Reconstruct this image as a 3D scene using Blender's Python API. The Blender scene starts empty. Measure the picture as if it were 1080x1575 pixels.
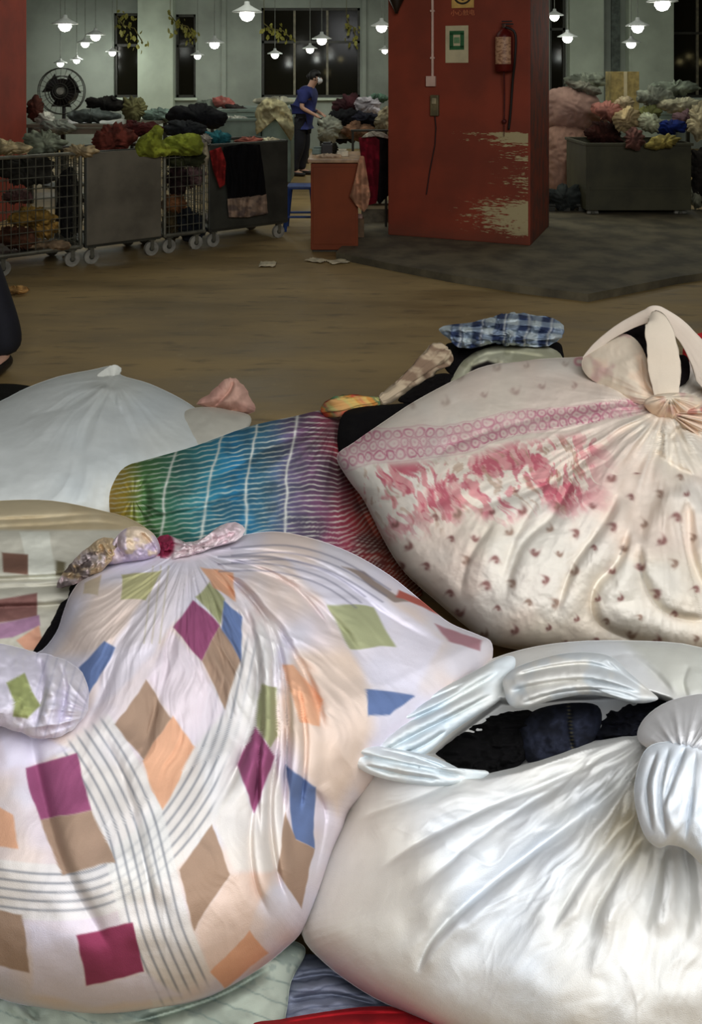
import bpy, bmesh, math, random
import numpy as np
from mathutils import Vector, Matrix

# ------------------------------------------------------------------ camera, world, lights
F = 1300.0; CX = 540.0; HY = 110.0; CH = 1.55          # focal length in px, principal column, horizon row, camera height
S = bpy.context.scene; COL = S.collection
cam = bpy.data.objects.new('camera', bpy.data.cameras.new('camera')); COL.objects.link(cam)
cam.location = (0, 0, CH); cam.rotation_euler = (math.pi/2, 0, 0)
cam.data.sensor_width = 36; cam.data.sensor_fit = 'AUTO'
cam.data.lens = 36*F/1575; cam.data.shift_y = -(787.5-HY)/1575; cam.data.clip_start = .02
S.camera = cam
S.view_settings.view_transform = 'Standard'; S.view_settings.look = 'None'
S.view_settings.gamma = 1; S.view_settings.exposure = 0.0; S.view_settings.use_curve_mapping = False
W = bpy.data.worlds.new('world'); S.world = W; W.use_nodes = True
W.node_tree.nodes['Background'].inputs[0].default_value = (.30, .28, .22, 1)
W.node_tree.nodes['Background'].inputs[1].default_value = .14

def area(name, loc, size, energy, col, target):
    l = bpy.data.lights.new(name, 'AREA'); l.shape = 'RECTANGLE'; l.size, l.size_y = size; l.energy = energy; l.color = col
    o = bpy.data.objects.new(name, l); COL.objects.link(o); o.location = loc
    o.rotation_euler = (Vector(target)-Vector(loc)).to_track_quat('-Z', 'Y').to_euler()
    return o
area('loading_bay_light', (0.8, -.7, 3.0), (3.2, 2.0), 168, (.97, .985, 1), (.2, 1.7, .2))
area('hall_fill', (0.3, 9.6, 4.1), (9, 4), 120, (.96, 1, .90), (0.3, 9.9, 0))  # unseen area light added above the carts to brighten the hall

# ------------------------------------------------------------------ helpers
def at(px, py, Y): return Vector(((px-CX)*Y/F, Y, CH-(py-HY)*Y/F))
def flr(px, py, z=0.0): return at(px, py, (CH-z)*F/(py-HY))
def lin(c):
    c = np.asarray(c, float)/255.0
    return np.where(c <= .04045, c/12.92, ((c+.055)/1.055)**2.4)
def tag(o, label=None, cat=None, group=None, kind=None):
    if label: o['label'] = label
    if cat: o['category'] = cat
    if group: o['group'] = group
    if kind: o['kind'] = kind
    return o
def empty(name, loc, label, cat, group=None, rz=0):
    o = bpy.data.objects.new(name, None); COL.objects.link(o); o.location = loc; o.rotation_euler[2] = rz
    o.empty_display_size = .1
    return tag(o, label, cat, group)

class NT:
    def __init__(s, name):
        s.m = bpy.data.materials.new(name); s.m.use_nodes = True; s.t = s.m.node_tree; s.b = s.t.nodes['Principled BSDF']
    def n(s, ty, ins=None, **kw):
        x = s.t.nodes.new(ty)
        for k, v in kw.items(): setattr(x, k, v)
        for k, v in (ins or {}).items(): s.put(x.inputs[k], v)
        return x
    def put(s, sock, v):
        if isinstance(v, bpy.types.NodeSocket): s.t.links.new(v, sock)
        else: sock.default_value = v
    def math(s, op, a, b=0.0, clamp=False):
        x = s.n('ShaderNodeMath', {0: a, 1: b}, operation=op); x.use_clamp = clamp; return x.outputs[0]
    def ramp(s, v, a, b):
        x = s.n('ShaderNodeMapRange', {0: v, 1: a, 2: b, 3: 0.0, 4: 1.0}, interpolation_type='SMOOTHSTEP'); return x.outputs[0]
    def mix(s, f, a, b):
        x = s.n('ShaderNodeMix', {0: f, 6: a, 7: b}, data_type='RGBA'); return x.outputs[2]
    def coord(s, w='Object'): return s.n('ShaderNodeTexCoord').outputs[w]
    def noise(s, vec, scale, detail=4, rough=.55):
        return s.n('ShaderNodeTexNoise', {'Vector': vec, 'Scale': scale, 'Detail': detail, 'Roughness': rough}).outputs[0]
    def map(s, vec, sc):
        return s.n('ShaderNodeMapping', {'Vector': vec, 'Scale': sc}).outputs[0]
    def base(s, v): s.put(s.b.inputs['Base Color'], v)
    def bump(s, h, strength, dist=.01):
        s.put(s.b.inputs['Normal'], s.n('ShaderNodeBump', {'Height': h, 'Strength': strength, 'Distance': dist}).outputs[0])
def C4(c): l = lin(c); return (l[0], l[1], l[2], 1)
_mats = {}
def mat(name, c, rough=.7, metal=0.0, var=.18, scale=12, bump=.1, emit=0):
    if name in _mats: return _mats[name]
    k = NT(name); v = k.coord(); n = k.noise(v, scale)
    d = np.asarray(c, float)
    k.base(k.mix(k.ramp(n, .3, .7), C4(d*(1-var)), C4(np.minimum(d*(1+var*.6), 255))))
    k.b.inputs['Roughness'].default_value = rough; k.b.inputs['Metallic'].default_value = metal
    if bump: k.bump(k.noise(v, scale*6), bump, .005)
    if emit:
        k.b.inputs['Emission Color'].default_value = C4(c); k.b.inputs['Emission Strength'].default_value = emit
    _mats[name] = k.m; return k.m
def cloth_mat(name, rough=.9, weave=900, bump=.10, wr=34, wrs=.05):
    if name in _mats: return _mats[name]
    k = NT(name); v = k.coord()
    a = k.n('ShaderNodeAttribute', attribute_name='Col').outputs['Color']
    mott = k.noise(v, 9, 5)
    hsv = k.n('ShaderNodeHueSaturation', {'Color': a, 'Value': k.n('ShaderNodeMapRange', {0: mott, 1: .25, 2: .75, 3: .92, 4: 1.05}).outputs[0]})
    k.base(hsv.outputs[0])
    k.b.inputs['Roughness'].default_value = rough
    k.b.inputs['Sheen Weight'].default_value = 0
    k.b.inputs['Specular IOR Level'].default_value = .15
    h1 = k.noise(v, wr, 4, .5); h2 = k.noise(v, weave, 1)
    k.bump(k.math('ADD', k.math('MULTIPLY', h1, wrs*4), k.math('MULTIPLY', h2, bump)), .35, .02)
    _mats[name] = k.m; return k.m

def build(name, bm, m, parent=None, smooth=False, loc=None):
    me = bpy.data.meshes.new(name); bm.normal_update(); bm.to_mesh(me); bm.free()
    if smooth:
        for p in me.polygons: p.use_smooth = True
    if m: me.materials.append(m)
    o = bpy.data.objects.new(name, me); COL.objects.link(o)
    if parent: o.parent = parent
    if loc is not None: o.location = loc
    return o
def inst(src, name=None, parent=None, loc=None, rot=None):
    o = src.copy(); COL.objects.link(o); o.parent = parent
    if loc is not None: o.location = loc
    if rot is not None: o.rotation_euler = rot
    return o
def box(bm, c, s, bev=0.0, rz=0.0):
    r = bmesh.ops.create_cube(bm, size=1.0); vs = r['verts']
    bmesh.ops.transform(bm, matrix=Matrix.Translation(c) @ Matrix.Rotation(rz, 4, 'Z') @ Matrix.Diagonal((*s, 1)), verts=vs)
    if bev:
        es = list({e for v in vs for e in v.link_edges})
        bmesh.ops.bevel(bm, geom=es, offset=bev, segments=2, affect='EDGES', profile=.7)
def rod(bm, a, b, r, n=8):
    a = Vector(a); b = Vector(b); d = b-a
    q = d.to_track_quat('Z', 'Y').to_matrix().to_4x4()
    bmesh.ops.create_cone(bm, cap_ends=True, segments=n, radius1=r, radius2=r, depth=d.length, matrix=Matrix.Translation((a+b)/2) @ q)
def lathe(bm, prof, n=20, mtx=None):
    rings = []
    for r, z in prof:
        rings.append([bm.verts.new((mtx or Matrix()) @ Vector((r*math.cos(2*math.pi*k/n), r*math.sin(2*math.pi*k/n), z))) for k in range(n)])
    for a, b in zip(rings, rings[1:]):
        for k in range(n): bm.faces.new((a[k], a[(k+1) % n], b[(k+1) % n], b[k]))
    bm.faces.new(rings[0][::-1]); bm.faces.new(rings[-1])
def polytube(bm, pts, r, n=8):
    pts = [Vector(p) for p in pts]; rings = []
    for i, p in enumerate(pts):
        d = (pts[min(i+1, len(pts)-1)]-pts[max(i-1, 0)]).normalized()
        u = d.cross(Vector((.3, 1, .2))).normalized(); v = d.cross(u)
        rr = r[i] if hasattr(r, '__len__') else r
        rings.append([bm.verts.new(p+rr*(math.cos(2*math.pi*k/n)*u+math.sin(2*math.pi*k/n)*v)) for k in range(n)])
    for a, b in zip(rings, rings[1:]):
        for k in range(n): bm.faces.new((a[k], a[(k+1) % n], b[(k+1) % n], b[k]))
    bm.faces.new(rings[0][::-1]); bm.faces.new(rings[-1])

# ---- numpy noise and cloth tools
_tab = {}
def vnoise(x, y, seed=0):
    if seed not in _tab: _tab[seed] = np.random.RandomState(seed).rand(256, 256)
    T = _tab[seed]; x = np.asarray(x, float); y = np.asarray(y, float)
    xi = np.floor(x).astype(int); yi = np.floor(y).astype(int); fx = x-xi; fy = y-yi
    fx = fx*fx*fx*(fx*(fx*6-15)+10); fy = fy*fy*fy*(fy*(fy*6-15)+10)
    a = T[xi % 256, yi % 256]; b = T[(xi+1) % 256, yi % 256]; c = T[xi % 256, (yi+1) % 256]; d = T[(xi+1) % 256, (yi+1) % 256]
    return (a*(1-fx)+b*fx)*(1-fy)+(c*(1-fx)+d*fx)*fy
def fbm(x, y, seed=0, o=3):
    s = 0; a = .5
    for i in range(o): s = s+a*(vnoise(x*2**i, y*2**i, seed+i)*2-1); a *= .5
    return s
def sstep(x, a, b):
    t = np.clip((x-a)/(b-a), 0, 1); return t*t*(3-2*t)
def polydist(px, py, pts):
    """signed distance to a polyline and the position 0..1 along it"""
    pts = np.asarray(pts, float); L = np.hypot(*(pts[1:]-pts[:-1]).T); cum = np.concatenate([[0], np.cumsum(L)])
    best = np.full(px.shape, 1e9); sg = np.zeros(px.shape); tt = np.zeros(px.shape)
    for i in range(len(L)):
        a = pts[i]; d = (pts[i+1]-a)/L[i]
        t = np.clip((px-a[0])*d[0]+(py-a[1])*d[1], 0, L[i])
        qx = px-a[0]-t*d[0]; qy = py-a[1]-t*d[1]; D = np.hypot(qx, qy); m = D < best
        best = np.where(m, D, best); sg = np.where(m, np.sign(d[0]*qy-d[1]*qx), sg); tt = np.where(m, (cum[i]+t)/cum[-1], tt)
    return best*np.where(sg == 0, 1, sg), tt
def curve(pts, n=6, closed=False):
    P = np.asarray(pts, float); m = len(P); out = []
    rng = range(m) if closed else range(m-1)
    for i in rng:
        if closed: p0, p1, p2, p3 = P[i-1], P[i], P[(i+1) % m], P[(i+2) % m]
        else: p0, p1, p2, p3 = P[max(i-1, 0)], P[i], P[i+1], P[min(i+2, m-1)]
        for k in range(n):
            t = k/n
            out.append(.5*((2*p1)+(p2-p0)*t+(2*p0-5*p1+4*p2-p3)*t*t+(3*p1-p0-3*p2+p3)*t**3))
    if not closed: out.append(P[-1])
    return np.array(out)
def inpoly(px, py, poly, soft=0):
    poly = np.asarray(poly, float); ins = np.zeros(px.shape, bool); n = len(poly)
    for i in range(n):
        x1, y1 = poly[i]; x2, y2 = poly[(i+1) % n]
        c = ((y1 > py) != (y2 > py)) & (px < (x2-x1)*(py-y1)/((y2-y1) if y2 != y1 else 1e-9)+x1)
        ins ^= c
    if not soft: return ins.astype(float)
    d, _ = polydist(px, py, np.vstack([poly, poly[:1]])); d = np.abs(d)
    return sstep(np.where(ins, d, -d), -soft, soft)
def fold(px, py, pts, w, a, kind='v', t0=.15, t1=.25, smooth=True):
    d, t = polydist(px, py, curve(pts, 5) if (smooth and len(pts) > 2) else pts)
    tap = sstep(t, -.001, max(t0, .002))*(1-sstep(t, 1-max(t1, .002), 1.001))
    if kind == 'v': return -a*tap*np.exp(-(d/w)**2)
    if kind == 'r': return a*tap*np.exp(-(d/w)**2)
    if kind == 's': return a*tap*(.5+.5*np.tanh(d/(.18*w)))*np.exp(-np.maximum(d, 0)/w)*np.where(d < -3*w, 0, 1)
    if kind == 'f': return a*tap*(.55*np.exp(-((d+1.7*w)/(1.3*w))**2)+.35*np.exp(-((d-2.1*w)/(1.8*w))**2)-.95*np.where(d > 0, np.exp(-d/(.85*w)), np.exp(-(d/(.5*w))**2)))
def radial(px, py, K, A, n, R, seed, cut=(1, 0), r0=25):
    """fine creases running out from a knot"""
    dx = px-K[0]; dy = py-K[1]; r = np.hypot(dx, dy); ph = np.arctan2(-(dx*-cut[1]+dy*cut[0]), -(dx*cut[0]+dy*cut[1]))+.25*fbm(px/160, py/160, seed)
    return A*(.45-np.abs(fbm(ph*n+9, r/340+3, seed, 3))*2.2)*sstep(r, r0*.4, r0*2)*np.exp(-r/R)
def gather(px, py, K, A, R, seed, freqs=(9, 17, 29), r0=20, warp=1.2, sharp=1.0):
    dx = px-K[0]; dy = py-K[1]; r = np.hypot(dx, dy); ph = np.arctan2(dy, dx); rs = np.random.RandomState(seed)
    wv = fbm(px/120, py/120, seed+50)*warp; h = 0
    for i, f in enumerate(freqs):
        s = np.sin(f*ph+rs.rand()*6.28+wv*(1+.4*i)); h = h+(1-np.abs(s))*(.9**i)/(1+.5*i)*np.exp(-r/(R*(1 if i == 0 else .8/(i**.5))))
    return A*(h-.5)*sstep(r, r0*.3, r0*2.2)

def mesh_np(name, V, Fq, colr, m):
    me = bpy.data.meshes.new(name); n = len(V); k = len(Fq)
    me.vertices.add(n); me.vertices.foreach_set('co', np.ascontiguousarray(V, dtype=np.float32).ravel())
    me.loops.add(4*k); me.loops.foreach_set('vertex_index', np.ascontiguousarray(Fq, dtype=np.int32).ravel())
    me.polygons.add(k); me.polygons.foreach_set('loop_start', np.arange(0, 4*k, 4, dtype=np.int32))
    me.polygons.foreach_set('use_smooth', np.ones(k, dtype=bool))
    me.update(calc_edges=True)
    if colr is not None:
        at_ = me.attributes.new('Col', 'FLOAT_COLOR', 'POINT')
        at_.data.foreach_set('color', np.concatenate([colr, np.ones((n, 1))], 1).astype(np.float32).ravel())
    me.materials.append(m)
    return me

def blob(name, outline, depth, T, hfun=None, cfun=(200, 200, 200), m=None, N=120, center=None, Tb=None, parent=None, zmin=.004,
         pw=2.4, smooth=4, back=8, jit=0.0, seed=1, rimfade=7, edge=.5, floor=True):
    """A closed soft body. outline: contour traced as px; depth: [(px,py,Y)...] the plane of the contour (1/Y is linear in px) or a number;
    T / Tb: how far it swells to the front and to the back (m); hfun(px,py): relief of the folds (m); cfun: dye of the cloth."""
    O = curve(outline, smooth, True) if smooth else np.asarray(outline, float)
    c = np.array(center if center is not None else O.mean(0), float)
    if np.isscalar(depth): q = np.array([1/depth, 0, 0])
    else:
        D = np.asarray(depth, float); A = np.c_[np.ones(len(D)), D[:, 0]-c[0], D[:, 1]-c[1]]
        q = np.linalg.lstsq(A, 1/D[:, 2], rcond=None)[0] if len(D) >= 3 else np.array([1/D[:, 2].mean(), 0, 0])
    # polar radius of the outline
    na = 1440; th = np.arange(na)/na*2*np.pi; R = np.zeros(na); P0 = O-c; P1 = np.roll(P0, -1, 0)
    ux, uy = np.cos(th), np.sin(th)
    for a, b in zip(P0, P1):
        e = b-a; den = ux*e[1]-uy*e[0]; den = np.where(np.abs(den) < 1e-9, 1e-9, den)
        t = (a[0]*e[1]-a[1]*e[0])/den; s = (a[0]*uy-a[1]*ux)/den
        R = np.where((s >= -1e-6) & (s <= 1+1e-6) & (t > 0), np.maximum(R, t), R)
    if jit: R = R*(1+jit*fbm(ux*2.6+seed, uy*2.6+seed, seed, 4))
    def Rof(phi):
        x = (phi % (2*np.pi))/(2*np.pi)*na; i = np.floor(x).astype(int) % na; f = x-np.floor(x); return R[i]*(1-f)+R[(i+1) % na]*f
    g = np.linspace(-1, 1, N); a, b = np.meshgrid(g, g)
    aa = np.where(a == 0, 1e-9, a); bb = np.where(b == 0, 1e-9, b); big = np.abs(a) >= np.abs(b)
    r = np.where(big, np.abs(a), np.abs(b))
    phi = np.where(big, (np.pi/4)*(b/aa)+np.where(a < 0, np.pi, 0), np.pi/2-(np.pi/4)*(a/bb)+np.where(b < 0, np.pi, 0))
    rs = 1.25*r-.25*r**3
    def pos(rs, phi, T, front):
        rr = Rof(phi)*rs; px = c[0]+rr*np.cos(phi); py = c[1]+rr*np.sin(phi)
        iv = q[0]+q[1]*(px-c[0])+q[2]*(py-c[1]); Y = 1/np.maximum(iv, .02)
        gz = np.maximum(1-rs**pw, 0)**edge
        Y = Y-T*gz if front else Y+T*gz
        if front and hfun is not None:
            hv = hfun(px, py); Y = Y-(hv-np.median(hv))*(1-rs**rimfade)
        if floor:
            lim = np.where(py > HY+5, (CH-zmin)*F/np.maximum(py-HY, 5), 1e9); Y = np.minimum(Y, lim)
        return px, py, np.stack([(px-CX)*Y/F, Y, CH-(py-HY)*Y/F], -1)
    px, py, V = pos(rs, phi, T, True)
    idx = np.arange(N*N).reshape(N, N)
    Fq = np.stack([idx[:-1, :-1], idx[1:, :-1], idx[1:, 1:], idx[:-1, 1:]], -1).reshape(-1, 4)
    rim = np.concatenate([idx[0, :-1], idx[:-1, -1], idx[-1, :0:-1], idx[:0:-1, 0]])
    VV = [V.reshape(-1, 3)]; PX = [px.ravel()]; PY = [py.ravel()]; prev = rim; off = N*N; FF = [Fq]; nr = len(rim)
    for k in range(1, back+1):
        rr = 1-(k/back)**1.6*.985
        x, y, v = pos(np.full(nr, rr), phi.ravel()[rim], Tb if Tb is not None else T, False)
        VV.append(v); PX.append(x); PY.append(y); cur = np.arange(off, off+nr); off += nr
        FF.append(np.stack([prev, np.roll(prev, -1), np.roll(cur, -1), cur], -1)[:, ::-1]); prev = cur
    V = np.concatenate(VV); PX = np.concatenate(PX); PY = np.concatenate(PY)
    cl = cfun(PX, PY) if callable(cfun) else np.tile(np.asarray(cfun, float), (len(PX), 1))
    cl = lin(np.clip(cl, 0, 255))
    base = np.array([V[:, 0].mean(), V[:, 1].mean(), V[:, 2].min()])
    me = mesh_np(name, V-base, np.concatenate(FF), cl, m or cloth_mat('cotton_cloth'))
    o = bpy.data.objects.new(name, me); COL.objects.link(o)
    if parent: o.parent = parent; o.location = Vector(base)-parent.location
    else: o.location = base
    return o

def strip(name, pts, thick, m=None, cfun=(200, 200, 200), ridges=5, amp=.12, seed=1, n=18, parent=None, twist=0.0, caps=.45, steps=12):
    """A gathered band of cloth: pts are (px, py, Y, half width in px); thick = thickness / width."""
    P = curve(pts, steps); k = len(P); rs = np.random.RandomState(seed)
    C = np.stack([(P[:, 0]-CX)*P[:, 2]/F, P[:, 2], CH-(P[:, 1]-HY)*P[:, 2]/F], -1); w = np.maximum(P[:, 3], .3)*P[:, 2]/F
    d = np.gradient(C, axis=0); d /= np.linalg.norm(d, axis=1)[:, None]
    view = C-np.array([0, 0, CH]); view /= np.linalg.norm(view, axis=1)[:, None]
    u = np.cross(d, view); u /= np.linalg.norm(u, axis=1)[:, None]; v = np.cross(d, u)
    n = max(n, 44); th = np.arange(n)/n*2*np.pi; V = []; PX = []; PY = []
    p1, p2, p3 = rs.rand(3)*6.28; ct, st_ = np.cos(th)*2+seed, np.sin(th)*2+seed
    for i in range(k):
        t = i/(k-1); e = min(t, 1-t)*2; wob = 1+.16*fbm(np.array([t*7.0]), np.array([seed*1.7]), seed)[0]
        ww = w[i]*wob*(1 if e > .14 else (caps+(1-caps)*(e/.14)**.7))
        dr = 1.6*fbm(ct*.6, st_*.6+t*2.2, seed+2)
        rad = 1+amp*1.6*((1-np.abs(np.sin(ridges*.5*th+p1+twist*t+dr)))-.45)+amp*1.1*((1-np.abs(np.sin((ridges+2)*.5*2*th+p2+dr*1.5+1.5*t)))-.45)+amp*1.2*fbm(ct, st_+t*5, seed)
        rad = rad+(.25*fbm(ct*1.5, st_*1.5, seed+9) if e < .14 else 0)
        al = th+twist*t
        V.append(C[i]+ww*rad[:, None]*(np.cos(al)[:, None]*u[i]+thick*np.sin(al)[:, None]*v[i])+d[i]*(ww*.5*fbm(ct*1.5, st_*1.5, seed+12))[:, None]*(1-e))
        PX += [P[i, 0]+P[i, 3]*math.cos(x) for x in th]; PY += [P[i, 1]+P[i, 3]*math.sin(x) for x in th]
    V = np.concatenate(V); Fq = []
    for i in range(k-1):
        for j in range(n): Fq.append((i*n+j, i*n+(j+1) % n, (i+1)*n+(j+1) % n, (i+1)*n+j))
    for j in range(1, n//2):
        for o_ in (0, (k-1)*n): Fq.append((o_+j-1 if j > 1 else o_, o_+j, o_+n-j, o_+(n-j+1) % n))
    cl = cfun(np.array(PX), np.array(PY)) if callable(cfun) else np.tile(np.asarray(cfun, float), (len(V), 1))
    base = np.array([V[:, 0].mean(), V[:, 1].mean(), V[:, 2].min()])
    me = mesh_np(name, V-base, np.array(Fq), lin(np.clip(cl, 0, 255)), m or cloth_mat('cotton_cloth'))
    me.validate()
    o = bpy.data.objects.new(name, me); COL.objects.link(o)
    if parent: o.parent = parent; o.location = Vector(base)-parent.location
    else: o.location = base
    return o
def ell(cx, cy, rx, ry, ang=0, n=14):
    a = math.radians(ang)
    return [(cx+rx*math.cos(t)*math.cos(a)-ry*math.sin(t)*math.sin(a), cy+rx*math.cos(t)*math.sin(a)+ry*math.sin(t)*math.cos(a)) for t in [2*math.pi*k/n for k in range(n)]]
def paint(cl, mask, rgb):
    return cl*(1-mask[:, None])+np.asarray(rgb, float)[None]*mask[:, None]
def plain(c, *more):
    """one dye with slow blotches of others"""
    def f(px, py):
        cl = np.tile(np.asarray(c, float), (len(px), 1))
        for i, (col, sc, th, amt) in enumerate(more):
            cl = paint(cl, amt*sstep(fbm(px/sc+7*i, py/sc, 31+i), th-.12-.002*min(sc, 120), th+.12+.002*min(sc, 120)), col)
        return cl
    return f

# ------------------------------------------------------------------ the hall
WY = 17.0                                                       # far wall
def wx(px): return (px-CX)*WY/F
def wz(py): return CH-(py-HY)*WY/F
k = NT('oiled_concrete_floor'); v = k.coord()
n1 = k.noise(k.map(v, (.5, 1.6, 1)), 1.3, 6, .6); n2 = k.noise(v, 9, 6, .65); n3 = k.noise(k.map(v, (1, 4, 1)), 3.5, 5, .6)
c1 = k.mix(k.ramp(n1, .3, .7), C4((130, 108, 68)), C4((168, 141, 92)))
c2 = k.mix(k.math('MULTIPLY', k.ramp(n3, .52, .72), .65), c1, C4((100, 84, 56)))
k.base(k.mix(k.math('MULTIPLY', k.ramp(n2, .6, .75), .35), c2, C4((184, 160, 116))))
k.put(k.b.inputs['Roughness'], k.n('ShaderNodeMapRange', {0: n1, 1: .3, 2: .7, 3: .42, 4: .7}).outputs[0]); k.bump(n2, .2, .01)
bm = bmesh.new(); box(bm, (0, 7.5, -.05), (24, 24, .1)); tag(build('floor', bm, k.m), 'worn brown concrete floor of the sorting hall', kind='structure')
mwall = mat('grey_green_plaster', (150, 158, 148), .8, scale=.9, var=.12, bump=.05)
mpil = mat('pale_green_plaster', (190, 202, 184), .8, scale=1.2, var=.08, bump=.05)
mdark = mat('dark_window_frame', (52, 52, 44), .5)
mred = mat('red_gloss_paint', (142, 52, 32), .75, scale=3, var=.1)
# far wall with its openings: (x0, x1) in px, sill row 150, head row 12
WIN = [(175, 214, 20), (270, 301, 22), (402, 554, 12), (846, 871, -20), (1031, 1120, -10)]
bm = bmesh.new(); xs = -11.0
for x0, x1, hd in WIN:
    box(bm, ((xs+wx(x0))/2, WY+.12, 2.1), (wx(x0)-xs, .24, 4.4))
    box(bm, ((wx(x0)+wx(x1))/2, WY+.12, (wz(150)-.1)/2), (wx(x1)-wx(x0), .24, wz(150)+.1))
    box(bm, ((wx(x0)+wx(x1))/2, WY+.12, (wz(hd)+4.3)/2), (wx(x1)-wx(x0), .24, 4.3-wz(hd)))
    xs = wx(x1)
box(bm, ((xs+11)/2, WY+.12, 2.1), (11-xs, .24, 4.4))
far = tag(build('wall_far', bm, mwall), 'grey green far wall of the hall', kind='structure')
for i, (a, b) in enumerate([(216, 270), (872, 924), (962, 1030)]):
    bm = bmesh.new(); box(bm, ((wx(a)+wx(b))/2, WY-.12, 2.1), (wx(b)-wx(a), .24, 4.4), .02)
    build('pilaster', bm, mpil, far)
for px in (345, 946, 560):
    bm = bmesh.new(); box(bm, (wx(px), WY-.03, 2.1), (.09 if px != 946 else .17, .06, 4.4), .01); build('downpipe', bm, mwall if px != 946 else mat('dark_pipe', (95, 105, 98), .6), far)
mglass = NT('night_window_glass'); mglass.b.inputs['Base Color'].default_value = C4((40, 38, 28)); mglass.b.inputs['Roughness'].default_value = .12; mglass.b.inputs['Specular IOR Level'].default_value = .12
mglass.b.inputs['Transmission Weight'].default_value = .55; mglass.b.inputs['IOR'].default_value = 1.3; mglass = mglass.m
for i, (x0, x1, hd) in enumerate(WIN):
    w = tag(empty('window_%d' % (i+1), (wx(x0), WY+.1, wz(150)), ['narrow dark window beside the black fan', 'narrow dark window right of the pale pilaster', 'wide dark window behind the worker in blue',
             'dark window strip beside the red pillar', 'dark window at the right edge of the hall'][i], None), kind='structure')
    ww = wx(x1)-wx(x0); hh = wz(hd)-wz(150); nm = max(1, round(ww/.62))
    bm = bmesh.new(); t = .05
    for z in (t/2, hh-t/2, hh*.62): box(bm, (ww/2, 0, z), (ww, .07, t))
    for x in (t/2, ww-t/2): box(bm, (x, 0, hh/2), (t, .07, hh))
    build('window_frame', bm, mdark, w)
    for j in range(1, nm):
        bm = bmesh.new(); box(bm, (ww*j/nm, 0, hh/2), (.045, .06, hh)); build('mullion', bm, mat('mullion_grey', (120, 115, 95), .5), w)
    for j in range(nm):
        for z0, z1 in ((0, .62), (.62, 1)):
            bm = bmesh.new(); box(bm, (ww*(j+.5)/nm, .012, hh*(z0+z1)/2), (ww/nm-.03, .008, hh*(z1-z0)-.03)); build('pane', bm, mglass, w)
    bm = bmesh.new(); box(bm, (ww/2, -.16, -.03), (ww+.1, .12, .05), .01); build('window_sill', bm, mpil, w)
mceil = mat('dark_ceiling', (96, 98, 88), .9, scale=1)
bm = bmesh.new(); box(bm, (0, 8.6, 4.35), (24, 18, .1)); tag(build('ceiling', bm, mceil), 'dark painted ceiling', kind='structure')
for s, nme in ((-1, 'wall_left'), (1, 'wall_right')):
    bm = bmesh.new(); box(bm, (s*11.1, 7.5, 2.1), (.2, 24, 4.4)); tag(build(nme, bm, mwall), 'grey green side wall', kind='structure')

# low dark platform under the pillar
mslab = mat('dark_rubber_slab', (98, 90, 70), .75, scale=4, var=.25)
SZ = .055
pp = [flr(x, y, SZ) for x, y in ((517, 388), (600, 405), (700, 424), (800, 439), (905, 452), (1045, 425), (1300, 390), (1300, 322), (700, 322), (556, 345))]
bm = bmesh.new(); vs = [bm.verts.new((p.x, p.y, 0)) for p in pp]; f_ = bm.faces.new(vs)
r = bmesh.ops.extrude_face_region(bm, geom=[f_]); bmesh.ops.translate(bm, verts=[e for e in r['geom'] if isinstance(e, bmesh.types.BMVert)], vec=(0, 0, SZ))
bmesh.ops.recalc_face_normals(bm, faces=bm.faces)
tag(build('floor_slab', bm, mslab), 'low dark grey slab around the foot of the red pillar', kind='structure')

# red pillar: local x runs along the face, y into the pillar
A = flr(597, 361, SZ); B = flr(816, 378, SZ); A.z = B.z = 0
fd = (B-A); FW = fd.length; fd.normalize(); fn = Vector((fd.y, -fd.x, 0))             # fn: out of the face
FR = math.atan2(fd.y, fd.x)
def face(px, py, out=0.0):
    o = A+fn*out; dx = (px-CX)/F                       # ray: (dx*Y, Y)
    Y = (o.x*fn.x+o.y*fn.y)/(dx*fn.x+fn.y)
    p = at(px, py, Y); return p
def lx(px): return (face(px, HY)-A).dot(fd)
def lz(px, py): return face(px, py).z
k = NT('peeling_red_paint'); v = k.coord(); sx, sy, sz = (k.n('ShaderNodeSeparateXYZ', {0: v}).outputs[i] for i in range(3))
red = k.mix(k.ramp(k.noise(v, 2.2, 5), .35, .7), C4((132, 54, 30)), C4((156, 62, 34)))
streak = k.noise(k.map(v, (3.0, 3.0, 30)), 1.0, 7, .72); fine = k.noise(k.map(v, (9, 9, 40)), 2, 4, .6)
xw = k.ramp(sx, FW*.28, FW*.98)
band = k.math('MAXIMUM', k.math('MULTIPLY', k.ramp(sz, .04, .16), k.math('SUBTRACT', 1.0, k.ramp(sz, .30, .44))),
              k.math('MULTIPLY', k.ramp(sz, .84, .90), k.math('SUBTRACT', 1.0, k.ramp(sz, .955, .985))))
mid = k.math('MULTIPLY', k.ramp(sx, FW*.62, FW*.97), k.math('MULTIPLY', k.ramp(sz, .03, .1), k.math('SUBTRACT', 1.0, k.ramp(sz, .94, .98))))
dens = k.math('ADD', k.math('MULTIPLY', band, k.math('MULTIPLY', xw, .34)), k.math('MULTIPLY', mid, .22))
stk = k.math('ADD', k.math('MULTIPLY', k.math('SUBTRACT', k.math('ADD', k.math('MULTIPLY', streak, .6), k.math('MULTIPLY', fine, .4)), .5), 2.6), .5)
peel = k.ramp(k.math('ADD', stk, dens), .76, .84)
peel = k.math('MULTIPLY', peel, k.ramp(dens, .01, .1))
peel = k.math('MULTIPLY', peel, k.math('LESS_THAN', sx, FW*.985))
foot_tone = k.math('MULTIPLY', k.math('SUBTRACT', 1.0, k.ramp(k.math('ADD', sz, k.math('MULTIPLY', fine, .2)), .05, .3)), .45)  # colour turns brown towards the foot of the pillar
edge_ = k.math('GREATER_THAN', sy, .012)
c = k.mix(peel, red, C4((196, 178, 132))); c = k.mix(foot_tone, c, C4((86, 60, 42)))
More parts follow.
